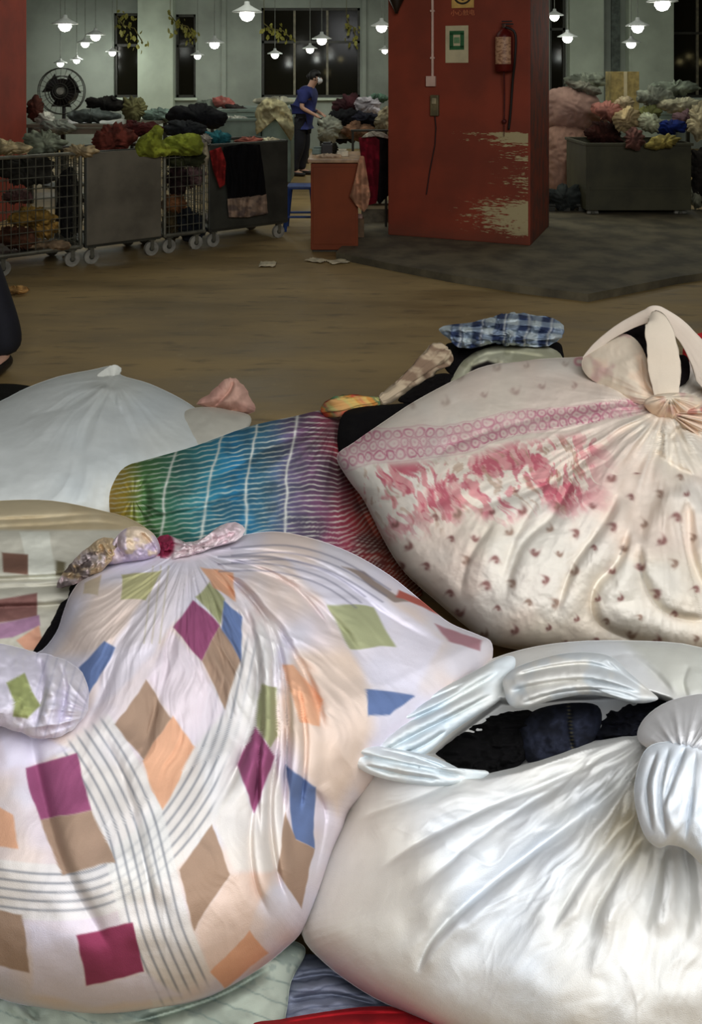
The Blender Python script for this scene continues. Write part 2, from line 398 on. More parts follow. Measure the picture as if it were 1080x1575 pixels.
side_tone = k.math('MULTIPLY', edge_, k.ramp(k.noise(k.map(v, (4, 4, 2)), 2.5, 6), .42, .62))  # faces other than the front get patchy dark brown
k.base(k.mix(k.math('MULTIPLY', side_tone, .75), c, C4((84, 54, 44))))
k.b.inputs['Roughness'].default_value = .7; k.bump(k.math('SUBTRACT', 1.0, peel), .35, .004)
CD = 1.0
bm = bmesh.new(); box(bm, (FW/2, CD/2, 2.15), (FW, CD, 4.3), .012)
col = empty('pillar', A+Vector((0, 0, SZ)), 'square red painted pillar with peeling paint near its foot', None, rz=FR); tag(col, kind='structure')
build('pillar_shaft', bm, k.m, col)
# the red pillar at the left edge
bm = bmesh.new(); box(bm, ((41-CX)*9.4/F-.45, 9.0, 2.15), (.9, .8, 4.3), .015)
tag(build('pillar', bm, mred), 'red painted pillar at the left edge', kind='structure')

# ------------------------------------------------------------------ things on the pillar
def on_face(name, px, py, label, cat, out=.004):
    return empty(name, face(px, py, out), label, cat, rz=FR)
mpaper = mat('cream_paper', (214, 200, 160), .7, scale=6, var=.06, bump=0)
mgreen = mat('green_print', (44, 104, 58), .7, var=.1, bump=0)
SC = F/face(700, 60).y                                         # px per metre on the face
s = on_face('poster', 703, 68, 'cream paper poster with a green printed square on the red pillar', 'poster')
bm = bmesh.new(); box(bm, (0, -.003, 0), (36/SC, .004, 57/SC)); build('paper', bm, mpaper, s)
bm = bmesh.new(); g = 10.5/SC
for a, b, w, h in ((0, 11.5, 23, 6), (0, -11.5, 23, 6), (-8.5, 0, 6, 23), (8.5, 0, 6, 23)): box(bm, (a/SC, -.0065, b/SC+6/SC), (w/SC, .003, h/SC))
build('printed_frame', bm, mgreen, s)
bm = bmesh.new(); box(bm, (0, -.0065, 6/SC), (9/SC, .003, 9/SC)); build('printed_square', bm, mat('pale_green_print', (120, 160, 112), .7, bump=0), s)
s = on_face('warning_sign', 712, -8, 'yellow warning sign with a black ring above the cream poster', 'sign')
myel = mat('sign_yellow', (222, 176, 92), .6, var=.08, bump=0); mblk = mat('sign_black', (44, 30, 10), .6, bump=0)
bm = bmesh.new(); box(bm, (0, -.003, 0), (35/SC, .004, 40/SC)); build('plate', bm, myel, s)
bm = bmesh.new()
ro, ri = 15/SC, 12/SC; nn = 32
for kx in range(nn):
    t0, t1 = 2*math.pi*kx/nn, 2*math.pi*(kx+1)/nn
    bm.faces.new([bm.verts.new((r_*math.cos(t), -.0062, r_*math.sin(t)+.0)) for r_, t in ((ro, t0), (ro, t1), (ri, t1), (ri, t0))])
build('ring', bm, mblk, s)
bm = bmesh.new(); box(bm, (0, -.006, 4/SC), (3.4/SC, .002, 12/SC)); box(bm, (0, -.006, -7/SC), (3.6/SC, .002, 4/SC)); build('exclamation_mark', bm, mblk, s)
cu = bpy.data.curves.new('caption', 'FONT'); cu.body = '小心触电'; cu.size = 9.5/SC; cu.align_x = 'CENTER'; cu.extrude = .001
t = bpy.data.objects.new('caption_text', cu); COL.objects.link(t); cm = bpy.data.meshes.new_from_object(t.evaluated_get(bpy.context.evaluated_depsgraph_get()))
bpy.data.objects.remove(t); cm.materials.clear(); cm.materials.append(mat('sign_orange', (228, 132, 84), .6, bump=0))
t = bpy.data.objects.new('caption', cm); COL.objects.link(t); t.parent = s
t.location = (0, -.005, -31/SC); t.rotation_euler = (math.pi/2, 0, 0)
# conduit, junction box and hanging switch
s = on_face('cable_conduit', 666, 120, 'thin pale conduit running down the red pillar to a white box', 'conduit')
mpvc = mat('pale_pvc', (226, 190, 172), .5, var=.05, bump=0)
bm = bmesh.new(); rod(bm, (0, -.012, 0), (0, -.012, 2.0), .012, 10); build('pipe', bm, mpvc, s)
bm = bmesh.new(); box(bm, (-2/SC, -.02, -5/SC), (15/SC, .04, 16/SC), .006); build('junction_box', bm, mpvc, s)
for z in (.18, .6, 1.1):
    bm = bmesh.new(); box(bm, (0, -.012, z), (.04, .026, .018), .004); build('clip', bm, mpvc, s)
s = on_face('wall_switch', 670, 162, 'narrow grey green switch box below the white junction box', 'switch box')
bm = bmesh.new(); box(bm, (0, -.022, 0), (13/SC, .044, 32/SC), .006); build('housing', bm, mat('grey_green_plastic', (112, 100, 66), .5), s)
bm = bmesh.new(); box(bm, (0, -.048, 7/SC), (7/SC, .01, 9/SC), .003); build('button', bm, mat('pale_button', (170, 156, 120), .5), s)
bm = bmesh.new(); polytube(bm, [(0, -.02, -.09), (.01, -.02, -.2), (.0, -.015, -.35), (-.05, -.015, -.6), (-.08, -.015, -.8)], .006); build('cable', bm, mat('dark_cable', (62, 28, 22), .5), s)
# fire extinguisher
s = on_face('fire_extinguisher', 779, 110, 'red fire extinguisher with a cream label hung on the pillar', 'fire extinguisher')
mext = mat('extinguisher_red', (100, 20, 14), .4, var=.08, bump=0); mbl = mat('black_rubber', (26, 20, 16), .5)
R_ = 13/SC; H_ = 62/SC
bm = bmesh.new(); lathe(bm, [(R_*.8, 0), (R_, .012), (R_, H_*.82), (R_*.85, H_*.92), (R_*.4, H_), (R_*.3, H_*1.04)], 24, Matrix.Translation((0, -R_-.02, 0))); build('cylinder', bm, mext, s, True)
lb = bmesh.new(); n_ = 12
for kz in range(1):
    va = []
    for i in range(n_+1):
        t = -math.pi*.5-1.05+2.1*i/n_
        va.append((lb.verts.new((R_*1.015*math.cos(t), -R_-.02+R_*1.015*math.sin(t), 11/SC)), lb.verts.new((R_*1.015*math.cos(t), -R_-.02+R_*1.015*math.sin(t), 51/SC))))
    for a, b in zip(va, va[1:]): lb.faces.new((a[0], b[0], b[1], a[1]))
kk = NT('extinguisher_label'); vv = kk.coord(); zz = kk.n('ShaderNodeSeparateXYZ', {0: vv}).outputs[2]
bars = kk.math('GREATER_THAN', kk.n('ShaderNodeTexNoise', {'Vector': kk.map(vv, (30, 30, 55)), 'Scale': 1.0}).outputs[0], .52)
kk.base(kk.mix(kk.math('MULTIPLY', bars, .6), C4((206, 160, 124)), C4((120, 66, 40)))); lab = build('label', lb, kk.m, s, True)
bm = bmesh.new(); box(bm, (0, -R_-.02, H_*1.08), (.03, .03, .04), .005); build('valve', bm, mat('valve_metal', (90, 62, 50), .4, .6), s)
bm = bmesh.new(); box(bm, (.03, -R_-.02, H_*1.13), (.10, .018, .012), .003); box(bm, (.025, -R_-.02, H_*1.2), (.09, .018, .01), .003); build('lever', bm, mbl, s)
bm = bmesh.new(); polytube(bm, curve([(.015, -R_-.04, H_*1.06), (R_*1.3, -R_-.03, H_*.9), (R_*1.25, -R_-.02, H_*.3), (R_*.9, -.06, -.08), (R_*.6, -.04, -.35), (R_*.35, -.03, -.5)], 6), .011); build('hose', bm, mbl, s, True)
bm = bmesh.new(); polytube(bm, [(0, -R_-.02, .0), (-.005, -.05, -.2), (-.01, -.04, -.42), (-.012, -.035, -.56)], [.008, .007, .006, .003]); build('strap', bm, mat('dark_red_cord', (86, 18, 14), .6), s)
bm = bmesh.new(); bmesh.ops.create_icosphere(bm, subdivisions=2, radius=.022, matrix=Matrix.Translation((-.01, -.04, -.43))); build('seal', bm, mat('dark_red_cord', (86, 18, 14), .6), s, True)
bm = bmesh.new(); box(bm, (0, -.012, H_*.7), (.05, .02, .09), .004); build('bracket', bm, mbl, s)
# dark lantern shaped thing at the top of the pillar edge
s = on_face('wall_speaker', 615, 22, 'dark wedge shaped horn fixed high on the pillar edge', 'horn speaker')
bm = bmesh.new(); lathe(bm, [(.012, 0), (.03, .05), (.065, .12), (.075, .2), (.02, .22)], 16, Matrix.Translation((0, -.09, 0))); build('horn', bm, mat('dark_horn', (40, 26, 14), .5), s, True)
bm = bmesh.new(); box(bm, (0, -.03, .16), (.03, .08, .03), .004); build('bracket', bm, mbl, s)

# ------------------------------------------------------------------ pendant lamps
mshade = mat('white_enamel', (226, 230, 226), .4, var=.03, bump=0)
mbulb = mat('lamp_bulb_glow', (255, 252, 240), .5, bump=0, var=0, emit=14)
def lamp_parts(R):
    b1 = bmesh.new(); lathe(b1, [(R, 0), (R*.98, .012), (R*.45, R*.34), (R*.2, R*.5), (R*.16, R*.72), (.01, R*.74)], 24)
    b2 = bmesh.new(); lathe(b2, [(.01, -R*.6), (R*.32, -R*.5), (R*.5, -R*.2), (R*.42, R*.1), (R*.2, R*.34)], 16)
    return b1, b2
LP = [(380, 19, 11.2, .20, 'large pendant lamp nearest the wide window, top centre'), (100, 37, 12.6, .19, 'pendant lamp nearest the left red pillar, highest there'), (147, 54, 14.6, .17, 'pendant lamp between the fan and narrow window'),
      (131, 66, 16.0, .15, 'pendant lamp just below and left of its twin above the fan'), (173, 80, 16.0, .13, 'pendant lamp in front of the narrow window by the fan'), (93, 97, 15.6, .12, 'low pendant lamp over the top of the fan guard'),
      (118, 92, 15.8, .12, 'low pendant lamp at upper right of the fan guard'), (330, 66, 14.4, .17, 'pendant lamp left of the wide window'), (304, 85, 15.8, .13, 'small pendant lamp beside the second narrow window'),
      (423, 83, 15.4, .14, 'pendant lamp at lower left of the wide window'), (495, 60, 14.4, .17, 'pendant lamp above the worker, upper of the pair'), (477, 75, 15.6, .14, 'pendant lamp above the worker, lower of the pair'),
      (587, 40, 13.2, .17, 'pendant lamp touching the left edge of the red pillar'), (592, 77, 15.2, .11, 'small pendant lamp low beside the red pillar'), (873, 57, 14.2, .17, 'pendant lamp right of the fire extinguisher pillar'),
      (981, 40, 12.8, .18, 'pendant lamp over the clothes bin, upper of two'), (971, 66, 14.6, .16, 'pendant lamp over the clothes bin, lower of two'), (1019, 3, 11.0, .20, 'pendant lamp cut by the top edge at right'),
      (853, 24, 13.6, .15, 'pendant lamp half hidden by the red pillar')]
for px, py, Y, R, lb_ in LP:
    p = at(px, py, Y); o = empty('pendant_lamp', p, lb_, 'lamp', 'pendant lamps of the hall'); b1, b2 = lamp_parts(R)
    build('lamp_shade', b1, mshade, o, True); build('bulb', b2, mbulb, o, True)
    bm = bmesh.new(); rod(bm, (0, 0, R*.7), (0, 0, 4.28-p.z), .006, 6); build('cord', bm, mat('grey_cord', (120, 124, 116), .6), o)
    l = bpy.data.lights.new('bulb_light', 'POINT'); l.energy = 6.5; l.color = (.95, 1, .93); l.shadow_soft_size = R*.4
    lo = bpy.data.objects.new('bulb_light', l); COL.objects.link(lo); lo.parent = o; lo.location = (0, 0, -R*1.1)
# street lamps seen through the glass
for px, py, Y, lb_ in ((524, 91, 24, 'far street lamp seen through the wide window, higher one'), (503, 111, 26, 'far street lamp seen through the wide window, lower one'),
                  (1046, 95, 24, 'far street lamp seen through the right window, left one'), (1060, 87, 25, 'far street lamp seen through the right window, upper one'), (1076, 96, 24, 'far street lamp seen through the right window, at the frame edge')):
    p = at(px, py, Y); o = empty('street_lamp', (p.x, p.y, 0), lb_, 'street lamp', 'street lamps outside')
    bm = bmesh.new(); rod(bm, (0, 0, 0), (0, 0, p.z), .03); build('pole', bm, mdark, o)
    bm = bmesh.new(); bmesh.ops.create_icosphere(bm, subdivisions=2, radius=.07, matrix=Matrix.Translation((0, 0, p.z))); build('globe', bm, mat('street_glow', (255, 246, 220), .5, bump=0, var=0, emit=18), o, True)
# ------------------------------------------------------------------ the cloth bundles in front
# 1: white bundle at the back left
wb = [(40, 620, 3.55), (300, 640, 3.5), (100, 830, 2.75)]
o1 = empty('cloth_bundle', (flr(100, 760).x, 3.3, 0), 'plump bluish white bundle at the back left of the pile', 'bundle')
def h(px, py):
    H = .03*fbm(px/110, py/90, 3)+.008*fbm(px/40, py/35, 9)
    H += gather(px, py, (178, 585), .02, 110, 4, (5, 11, 19), 14)+radial(px, py, (178, 578), .02, 5, 160, 65, (0, -1))
    H += fold(px, py, [(160, 600), (190, 640), (215, 690)], 12, .02, 'f')+fold(px, py, [(150, 600), (100, 625), (40, 640)], 14, .02, 'f')
    return H
cw = plain((230, 234, 231), ((220, 231, 236), 150, .0, .5), ((236, 235, 222), 170, .1, .5))
blob('wrap', [(-170, 740), (-140, 670), (-60, 640), (0, 617), (40, 597), (90, 579), (140, 569), (178, 562), (187, 577), (230, 590), (280, 614), (315, 640), (345, 680), (330, 720), (280, 770), (220, 806), (120, 832), (0, 832), (-120, 810)],
     wb, .42, h, cw, N=190, center=(90, 710), Tb=.5, parent=o1)
strip('corner_ear', [(150, 578, 3.3, 2), (165, 572, 3.3, 6), (176, 569, 3.3, 8), (186, 571, 3.32, 5)], .2, cfun=(222, 222, 212), ridges=3, parent=o1, seed=5, caps=.6)

# pink rag beyond it
blob('rag', [(300, 622), (320, 606), (345, 585), (362, 582), (380, 602), (392, 622), (384, 636), (360, 634), (335, 628)], 3.45, .06, lambda x, y: .02*fbm(x/22, y/22, 5)+fold(x, y, [(360, 584), (350, 605), (325, 628)], 7, .03, 'f'),
     plain((214, 170, 152), ((198, 150, 136), 30, .1, .7)), N=80, edge=.85, jit=.15, smooth=2)
tag(bpy.data.objects['rag'], 'crumpled pink rag poking up behind the white bundle', 'rag')
x_ = blob('rag', [(285, 632), (320, 626), (360, 632), (385, 640), (380, 660), (340, 690), (300, 700), (270, 660)], [(300, 630, 3.4), (380, 640, 3.4), (330, 700, 3.05)], .08, lambda x, y: .015*fbm(x/25, y/25, 15), (208, 204, 190), N=70)
tag(x_, 'dull white rag below the pink one', 'rag')

# 2: rainbow striped bundle
o2 = empty('cloth_bundle', (flr(390, 830).x, 2.75, 0), 'rainbow coloured bundle with fine white stripes in the middle of the pile', 'bundle')
RB = [(.0, (214, 170, 84)), (.07, (190, 166, 60)), (.13, (84, 132, 74)), (.24, (66, 128, 108)), (.34, (66, 150, 172)), (.45, (54, 146, 196)), (.54, (78, 142, 176)), (.63, (122, 112, 148)), (.74, (140, 84, 116)), (.83, (168, 60, 72)), (.93, (206, 90, 56)), (1.0, (212, 84, 50))]
def rb_u(px, py): return (px-165+(py-770)*-.16*sstep(px, 420, 620)*2.2+14*fbm(px/70, py/60, 8))/445.0
def rb_h(px, py):
    H = .025*fbm(px/90, py/70, 13)+.006*fbm(px/26, py/20, 17)
    H += fold(px, py, [(520, 650), (470, 668), (410, 690), (360, 720), (300, 745)], 16, .03, 'f')+fold(px, py, [(215, 735), (225, 770), (215, 815)], 9, .035, 'v')
    H += fold(px, py, [(210, 800), (280, 790), (350, 770), (400, 760)], 10, .018, 'f')+fold(px, py, [(530, 700), (550, 770), (590, 850)], 12, .03, 'f')
    H += gather(px, py, (520, 640), .035, 110, 6, (9, 17), 18)+gather(px, py, (205, 765), .02, 40, 9, (7, 13), 10)
    return H
def rb_c(px, py):
    u = np.clip(rb_u(px, py), 0, 1); cl = .88*np.stack([np.interp(u, [a for a, _ in RB], [c[i] for _, c in RB]) for i in range(3)], -1)
    cl = paint(cl, .45*sstep(fbm(px/40, py/30, 23), -.2, .5), (48, 62, 66))
    w = py+.16*(px-380)-22*np.exp(-((px-560)/60)**2)+6*fbm(px/60, py/60, 5)+3*fbm(px/20, py/24, 15)+.55*np.maximum(px-520, 0)
    st = np.abs(((w/7.6) % 1)-.5)*2
    cl = paint(cl, .78*sstep(st, .5, .9)*(.75+.5*fbm(px/14, py/50, 3)), (222, 222, 206))
    for ux in (258, 322, 380, 441):
        q = px-ux-(740-py)*(.14 if ux < 330 else .04)-12*sstep(740-py, 0, 90)+5*fbm(px/60, py/40, 7)
        cl = paint(cl, .85*np.exp(-(q/2.2)**2), (232, 232, 222))
    return cl
blob('wrap', [(165, 772), (170, 745), (192, 718), (230, 706), (300, 686), (380, 657), (450, 641), (500, 631), (528, 645), (548, 690), (580, 760), (610, 830), (650, 915), (560, 925), (450, 910), (350, 890), (250, 860), (205, 828), (176, 802)],
     [(500, 635, 3.0), (180, 770, 2.72), (620, 885, 2.58), (300, 880, 2.42)], .26, rb_h, rb_c, N=340, center=(400, 775), Tb=.5, parent=o2)
strip('knot', [(495, 632, 2.95, 8), (520, 626, 2.9, 13), (545, 622, 2.9, 12), (575, 618, 2.9, 7), (584, 616, 2.9, 4)], .7, cfun=plain((96, 132, 96), ((220, 140, 66), 20, -.05, .9), ((196, 72, 60), 16, .15, .9), ((222, 200, 120), 11, .1, .7)), ridges=7, amp=.3, parent=o2, seed=7)

# black cloth squeezed between the striped and the floral bundle
x_ = blob('garment', [(520, 660), (530, 634), (560, 625), (600, 622), (640, 622), (640, 650), (600, 670), (560, 695), (530, 720), (520, 690)], [(530, 640, 2.85), (640, 630, 2.9), (560, 710, 2.7)], .05, lambda x, y: .02*fbm(x/30, y/25, 4), (9, 7, 8), N=70)
tag(x_, 'black garment squeezed between the striped bundle and the floral bundle', 'garment')

# garments lying behind the floral bundle
def plaid(px, py):
    u = px*.98+py*.12+6*fbm(px/30, py/20, 2); w = py-.08*px+5*fbm(px/25, py/25, 4)
    cl = np.tile(np.array([186, 196, 198.]), (len(px), 1))
    a = sstep(np.abs(((u/34) % 1)-.5)*2, .35, .55); b = sstep(np.abs(((w/17) % 1)-.5)*2, .4, .6)
    cl = paint(cl, .5*a, (70, 88, 122)); cl = paint(cl, .5*b, (84, 100, 126)); cl = paint(cl, .8*a*b, (34, 44, 76)); cl = paint(cl, .7*np.exp(-((((u/34) % 1)-.18)*34/2)**2), (226, 226, 218)); return cl
def jh(seed, a=.02, s=24): return lambda x, y: a*1.2*fbm(x/s, y/s, seed)+a*1.6*(.4-np.abs(fbm(x/(s*1.5)+fbm(x/40, y/40, seed+1)*2, y/(s*.8), seed+3))*2)
x_ = blob('garment', [(674, 506), (692, 498), (728, 494), (762, 486), (790, 481), (822, 487), (852, 489), (876, 500), (872, 520), (840, 530), (800, 532), (760, 530), (724, 536), (692, 528)], [(680, 510, 3.22), (870, 510, 3.22), (780, 545, 3.02)], .14, jh(3, .04, 18), plaid, N=130, edge=.8, jit=.22, smooth=2, rimfade=20)
tag(x_, 'blue and white plaid shirt on top of the heap behind the floral bundle', 'shirt')
x_ = blob('garment', [(684, 534), (700, 526), (760, 524), (850, 524), (866, 540), (858, 560), (780, 572), (710, 580), (684, 566)], [(690, 530, 3.28), (860, 530, 3.28), (760, 590, 3.0)], .05, jh(5, .015), (12, 9, 10), N=70)
tag(x_, 'black garment under the plaid shirt', 'garment')
x_ = blob('garment', [(694, 596), (702, 570), (718, 550), (745, 534), (790, 527), (830, 530), (862, 544), (862, 572), (800, 586), (740, 600)], [(700, 570, 3.02), (858, 550, 3.05), (760, 592, 2.84)], .10, lambda x, y: .018*fbm(x/20, y/20, 5)+fold(x, y, [(740, 550), (780, 543), (850, 552)], 7, .03, 'f')+fold(x, y, [(712, 580), (730, 556), (760, 540)], 6, .02, 'f')-.05*inpoly(x, y, [(716, 590), (726, 562), (750, 552), (776, 560), (770, 580)], 5), lambda x, y: paint(plain((206, 204, 178), ((172, 170, 142), 22, .05, .8))(x, y), inpoly(x, y, [(716, 592), (726, 564), (750, 555), (772, 562), (766, 582)], 3), (26, 20, 20)), N=80)
tag(x_, 'cream garment with a turned hem under the plaid shirt', 'garment')
x_ = strip('garment', [(586, 616, 2.92, 9), (610, 600, 2.95, 9), (632, 582, 2.98, 10), (656, 562, 3.0, 15), (676, 548, 3.04, 19), (690, 538, 3.08, 13)], .3, cfun=plain((196, 176, 148), ((120, 96, 78), 16, .1, .8)), ridges=6, amp=.3, seed=11)
tag(x_, 'beige knitted scarf lying along the back edge of the floral bundle', 'scarf')
x_ = blob('garment', [(612, 616), (634, 596), (656, 580), (686, 574), (706, 584), (686, 604), (640, 620)], [(610, 620, 2.95), (700, 570, 3.0), (650, 630, 2.85)], .04, jh(8, .012), (14, 10, 11), N=60)
tag(x_, 'dark garment beside the beige scarf', 'garment')
x_ = blob('garment', [(1050, 545), (1062, 520), (1090, 510), (1140, 515), (1160, 550), (1120, 580), (1070, 575)], 2.9, .08, jh(18), (196, 40, 44), N=60)
tag(x_, 'bright red garment behind the tied loops at the right edge', 'garment')

# 3: floral bundle
o3 = empty('cloth_bundle', (flr(880, 900).x, 2.6, 0), 'large cream bundle with a pink flower print at the right', 'bundle')
D3 = [(520, 700, 2.65), (830, 552, 2.9), (760, 990, 2.05), (1290, 800, 2.45), (1100, 1000, 2.0)]
K3 = (1025, 625)
def fl_h(px, py):
    H = .02*fbm(px/150, py/130, 21)+.007*fbm(px/45, py/40, 22)+.004*fbm(px/16, py/16, 12)
    H += gather(px, py, K3, .028, 130, 12, (9, 17, 27), 26, 1.6)
    for pts, w, a in (([(1010, 628), (930, 628), (840, 640), (760, 660), (690, 688), (640, 730)], 12, .022), ([(990, 640), (920, 690), (850, 740), (760, 770), (690, 790)], 14, .022),
                      ([(960, 600), (880, 585), (800, 575)], 10, .014), ([(985, 610), (930, 590), (880, 570)], 9, .015),
                      ([(955, 745), (930, 800), (880, 870), (850, 960)], 15, .04), ([(890, 720), (850, 790), (800, 840), (770, 930)], 15, .028), ([(830, 760), (790, 830), (770, 900)], 13, .02),
                      ([(760, 800), (720, 860), (705, 930)], 12, .016), ([(1000, 690), (1040, 720), (1090, 740)], 12, .025)):
        H += fold(px, py, pts, w, a*.75, 'f')
    H += radial(px, py, K3, .014, 7, 260, 45)+radial(px, py, K3, .006, 18, 260, 46)
    # hanging flap at the right with its drooping folds
    H += fold(px, py, [(1010, 650), (965, 700), (955, 745), (962, 785), (988, 828), (1000, 800), (1022, 765), (1062, 755), (1100, 800)], 60, .055, 's', .05, .2)
    H += fold(px, py, [(985, 830), (985, 880), (1012, 935), (1060, 955), (1110, 950)], 16, .035, 'f')+fold(px, py, [(968, 800), (950, 860), (912, 905), (915, 955), (970, 985), (1040, 992)], 18, .04, 'f')
    H += fold(px, py, [(1060, 770), (1062, 850), (1090, 920)], 16, .03, 'f')+fold(px, py, [(1030, 680), (1045, 660), (1075, 655)], 9, .03, 'f')
    return H
RS3 = np.random.RandomState(4)
MOT = []
for j in range(22):
    for i in range(17):
        x = 540+i*50+(25 if j % 2 else 0)+RS3.uniform(-9, 9); y = 560+j*36-.10*(x-540)+RS3.uniform(-7, 7)
        MOT.append((x, y, RS3.uniform(0, 3.14), RS3.uniform(.75, 1.25), RS3.rand()))
BAND = curve([(500, 712), (545, 690), (620, 682), (700, 676), (790, 652), (880, 640), (960, 628), (1015, 622)], 8)
def fl_c(px, py):
    cl = plain((234, 223, 206), ((234, 214, 200), 130, .0, .7), ((230, 225, 215), 90, .1, .7))(px, py)
    d, t = polydist(px, py, BAND); d = d+4*fbm(px/26, py/26, 88); L = 560*t+7*fbm(px/22, py/22, 89)
    hw = 26-16*t
    # chain of rings along the border
    v = d/np.maximum(hw, 3)
    ring = np.zeros(len(px))
    for row, offs in ((-.66, 0), (0, .5), (.66, 0)):
        uu = ((L/17+offs) % 1)-.5; rr = np.hypot(uu*17/8.6, (v-row)*hw/8.6); ring = np.maximum(ring, np.exp(-((rr-.8)/.2)**2)*(1-.25*(row == 0))); ring = np.maximum(ring, np.exp(-(rr/.25)**2)*.6)
    ins = (np.abs(v) < 1.05)*sstep(t, .02, .06)*(1-sstep(t, .9, .99)); cl = paint(cl, .25*ins, (222, 178, 184)); cl = paint(cl, .75*ins*ring*(.75+.7*fbm(px/20, py/20, 87)), (184, 92, 122))
    cl = paint(cl, .4*np.exp(-((np.abs(v)-1.15)/.06)**2)*sstep(t, .02, .06), (204, 150, 160))
    # big flowers under the border
    m = sstep(d, 22, 44)*(1-sstep(d, 105+40*fbm(px/60, py/60, 70), 150+40*fbm(px/60, py/60, 70)))*(px > 560)*(1-sstep(px, 870, 960))
    clus = fbm(px/62, py/55, 74); bend = fbm(px/50, py/50, 77)*1.2; U = (.45*px+.89*py)/24+bend; Vv = (.89*px-.45*py)/9+bend*2
    pet = fbm(Vv, U, 72, 3); fm = m*sstep(pet+clus*.8, -.08, .12)
    cl = paint(cl, .72*fm, (212, 128, 134)); cl = paint(cl, .62*m*sstep(fbm(Vv*1.3+5, U*1.2, 75, 3)+clus*.8, .16, .32), (184, 78, 98)); cl = paint(cl, .5*m*sstep(fbm(Vv*1.5, U*1.4+3, 76)+clus*.3, .26, .4), (236, 206, 194))
    cl = paint(cl, .45*m*sstep(fbm(Vv*1.1+9, U, 79)-clus*.3, .28, .42), (164, 128, 104))
    # line of pink stitching above the border
    d2, t2 = polydist(px, py, curve([(890, 556), (930, 562), (980, 590), (1010, 615)], 5)); cl = paint(cl, .6*np.exp(-((np.abs(d2)-5)/2.5)**2), (196, 110, 124))
    # small sprigs
    free = np.maximum((d > 100)*1.0, (d < -32)*.35); mk = np.zeros(len(px)); col2 = np.zeros(len(px))
    for x, y, a, s, kx in MOT:
        q = (np.abs(px-x) < 14) & (np.abs(py-y) < 14)
        if not q.any(): continue
        dx = px[q]-x; dy = py[q]-y; ca, sa = math.cos(a), math.sin(a); u = (dx*ca+dy*sa)/s; w = (-dx*sa+dy*ca)/s
        g = np.exp(-((u/6.2)**2+((w-.08*u*u)/3.2)**2))*.95+np.exp(-(((u-2.4)/3)**2+((w-6)/2.6)**2))*.7
        mk[q] = np.maximum(mk[q], g); col2[q] = kx
    mk *= free
    cl = paint(cl, np.clip(mk*1.1, 0, .8)*(col2 < .6), (128, 84, 80)); cl = paint(cl, np.clip(mk*1.1, 0, .8)*(col2 >= .6), (140, 112, 98))
    return cl
blob('wrap', [(518, 702), (545, 680), (600, 642), (640, 616), (700, 584), (750, 562), (830, 552), (900, 548), (950, 535), (1000, 552), (1080, 545), (1180, 570), (1260, 650), (1290, 800), (1250, 950), (1150, 1020), (1000, 1012), (860, 1006), (760, 992), (715, 962), (668, 922), (622, 880), (590, 830), (560, 770), (536, 738)],
     D3, .36, fl_h, fl_c, N=390, center=(890, 790), Tb=.5, parent=o3)
crm = plain((228, 212, 190), ((232, 204, 178), 40, .05, .8), ((200, 150, 150), 30, .38, .5))
blob('corner_flap', [(895, 556), (915, 530), (940, 516), (965, 514), (985, 530), (1000, 565), (1015, 612), (985, 622), (940, 600), (905, 580)], [(900, 560, 2.72), (950, 515, 2.72), (1010, 612, 2.5)], .03,
     lambda x, y: .008*fbm(x/25, y/25, 3)+fold(x, y, [(985, 545), (990, 590), (1010, 615)], 8, .02, 'f')+gather(x, y, (1018, 618), .015, 60, 5, (9, 17), 10), crm, N=90, parent=o3, edge=.8)
strip('tied_loop', [(898, 552, 2.74, 5), (930, 522, 2.71, 6), (962, 501, 2.68, 8), (995, 486, 2.64, 10), (1012, 482, 2.62, 11), (1040, 500, 2.60, 13), (1065, 528, 2.58, 16), (1090, 565, 2.55, 22), (1100, 600, 2.52, 24)], .2, cfun=(222, 208, 192), ridges=4, amp=.06, parent=o3, seed=3)
strip('tied_loop', [(1000, 484, 2.6, 9), (1010, 495, 2.56, 17), (1018, 530, 2.52, 24), (1022, 565, 2.5, 25), (1024, 595, 2.48, 20), (1026, 625, 2.46, 12)], .1, cfun=(226, 212, 192), ridges=5, amp=.05, parent=o3, seed=8)
blob('knot', [(990, 622), (1005, 608), (1035, 604), (1062, 606), (1085, 620), (1080, 640), (1050, 650), (1015, 645)], 2.46, .06, lambda x, y: gather(x, y, (1030, 610), .03, 60, 8, (5, 9, 15), 8), crm, N=80, parent=o3)
blob('tail', [(1035, 640), (1060, 630), (1100, 620), (1150, 640), (1160, 700), (1100, 690), (1060, 672)], 2.42, .05, lambda x, y: gather(x, y, (1030, 635), .04, 90, 9, (13, 23), 8), plain((228, 204, 182), ((190, 120, 110), 18, .1, .7)), N=80, parent=o3)
x_ = blob('garment', [(935, 522), (955, 505), (985, 496), (1005, 500), (1010, 560), (1045, 545), (1060, 555), (1055, 590), (1000, 600), (960, 560)], [(940, 520, 2.78), (1005, 500, 2.78), (1000, 600, 2.64)], .03, jh(31, .01, 14), (22, 16, 18), N=60, center=(1000, 545))
tag(x_, 'black garment seen through the tied loops of the floral bundle', 'garment')

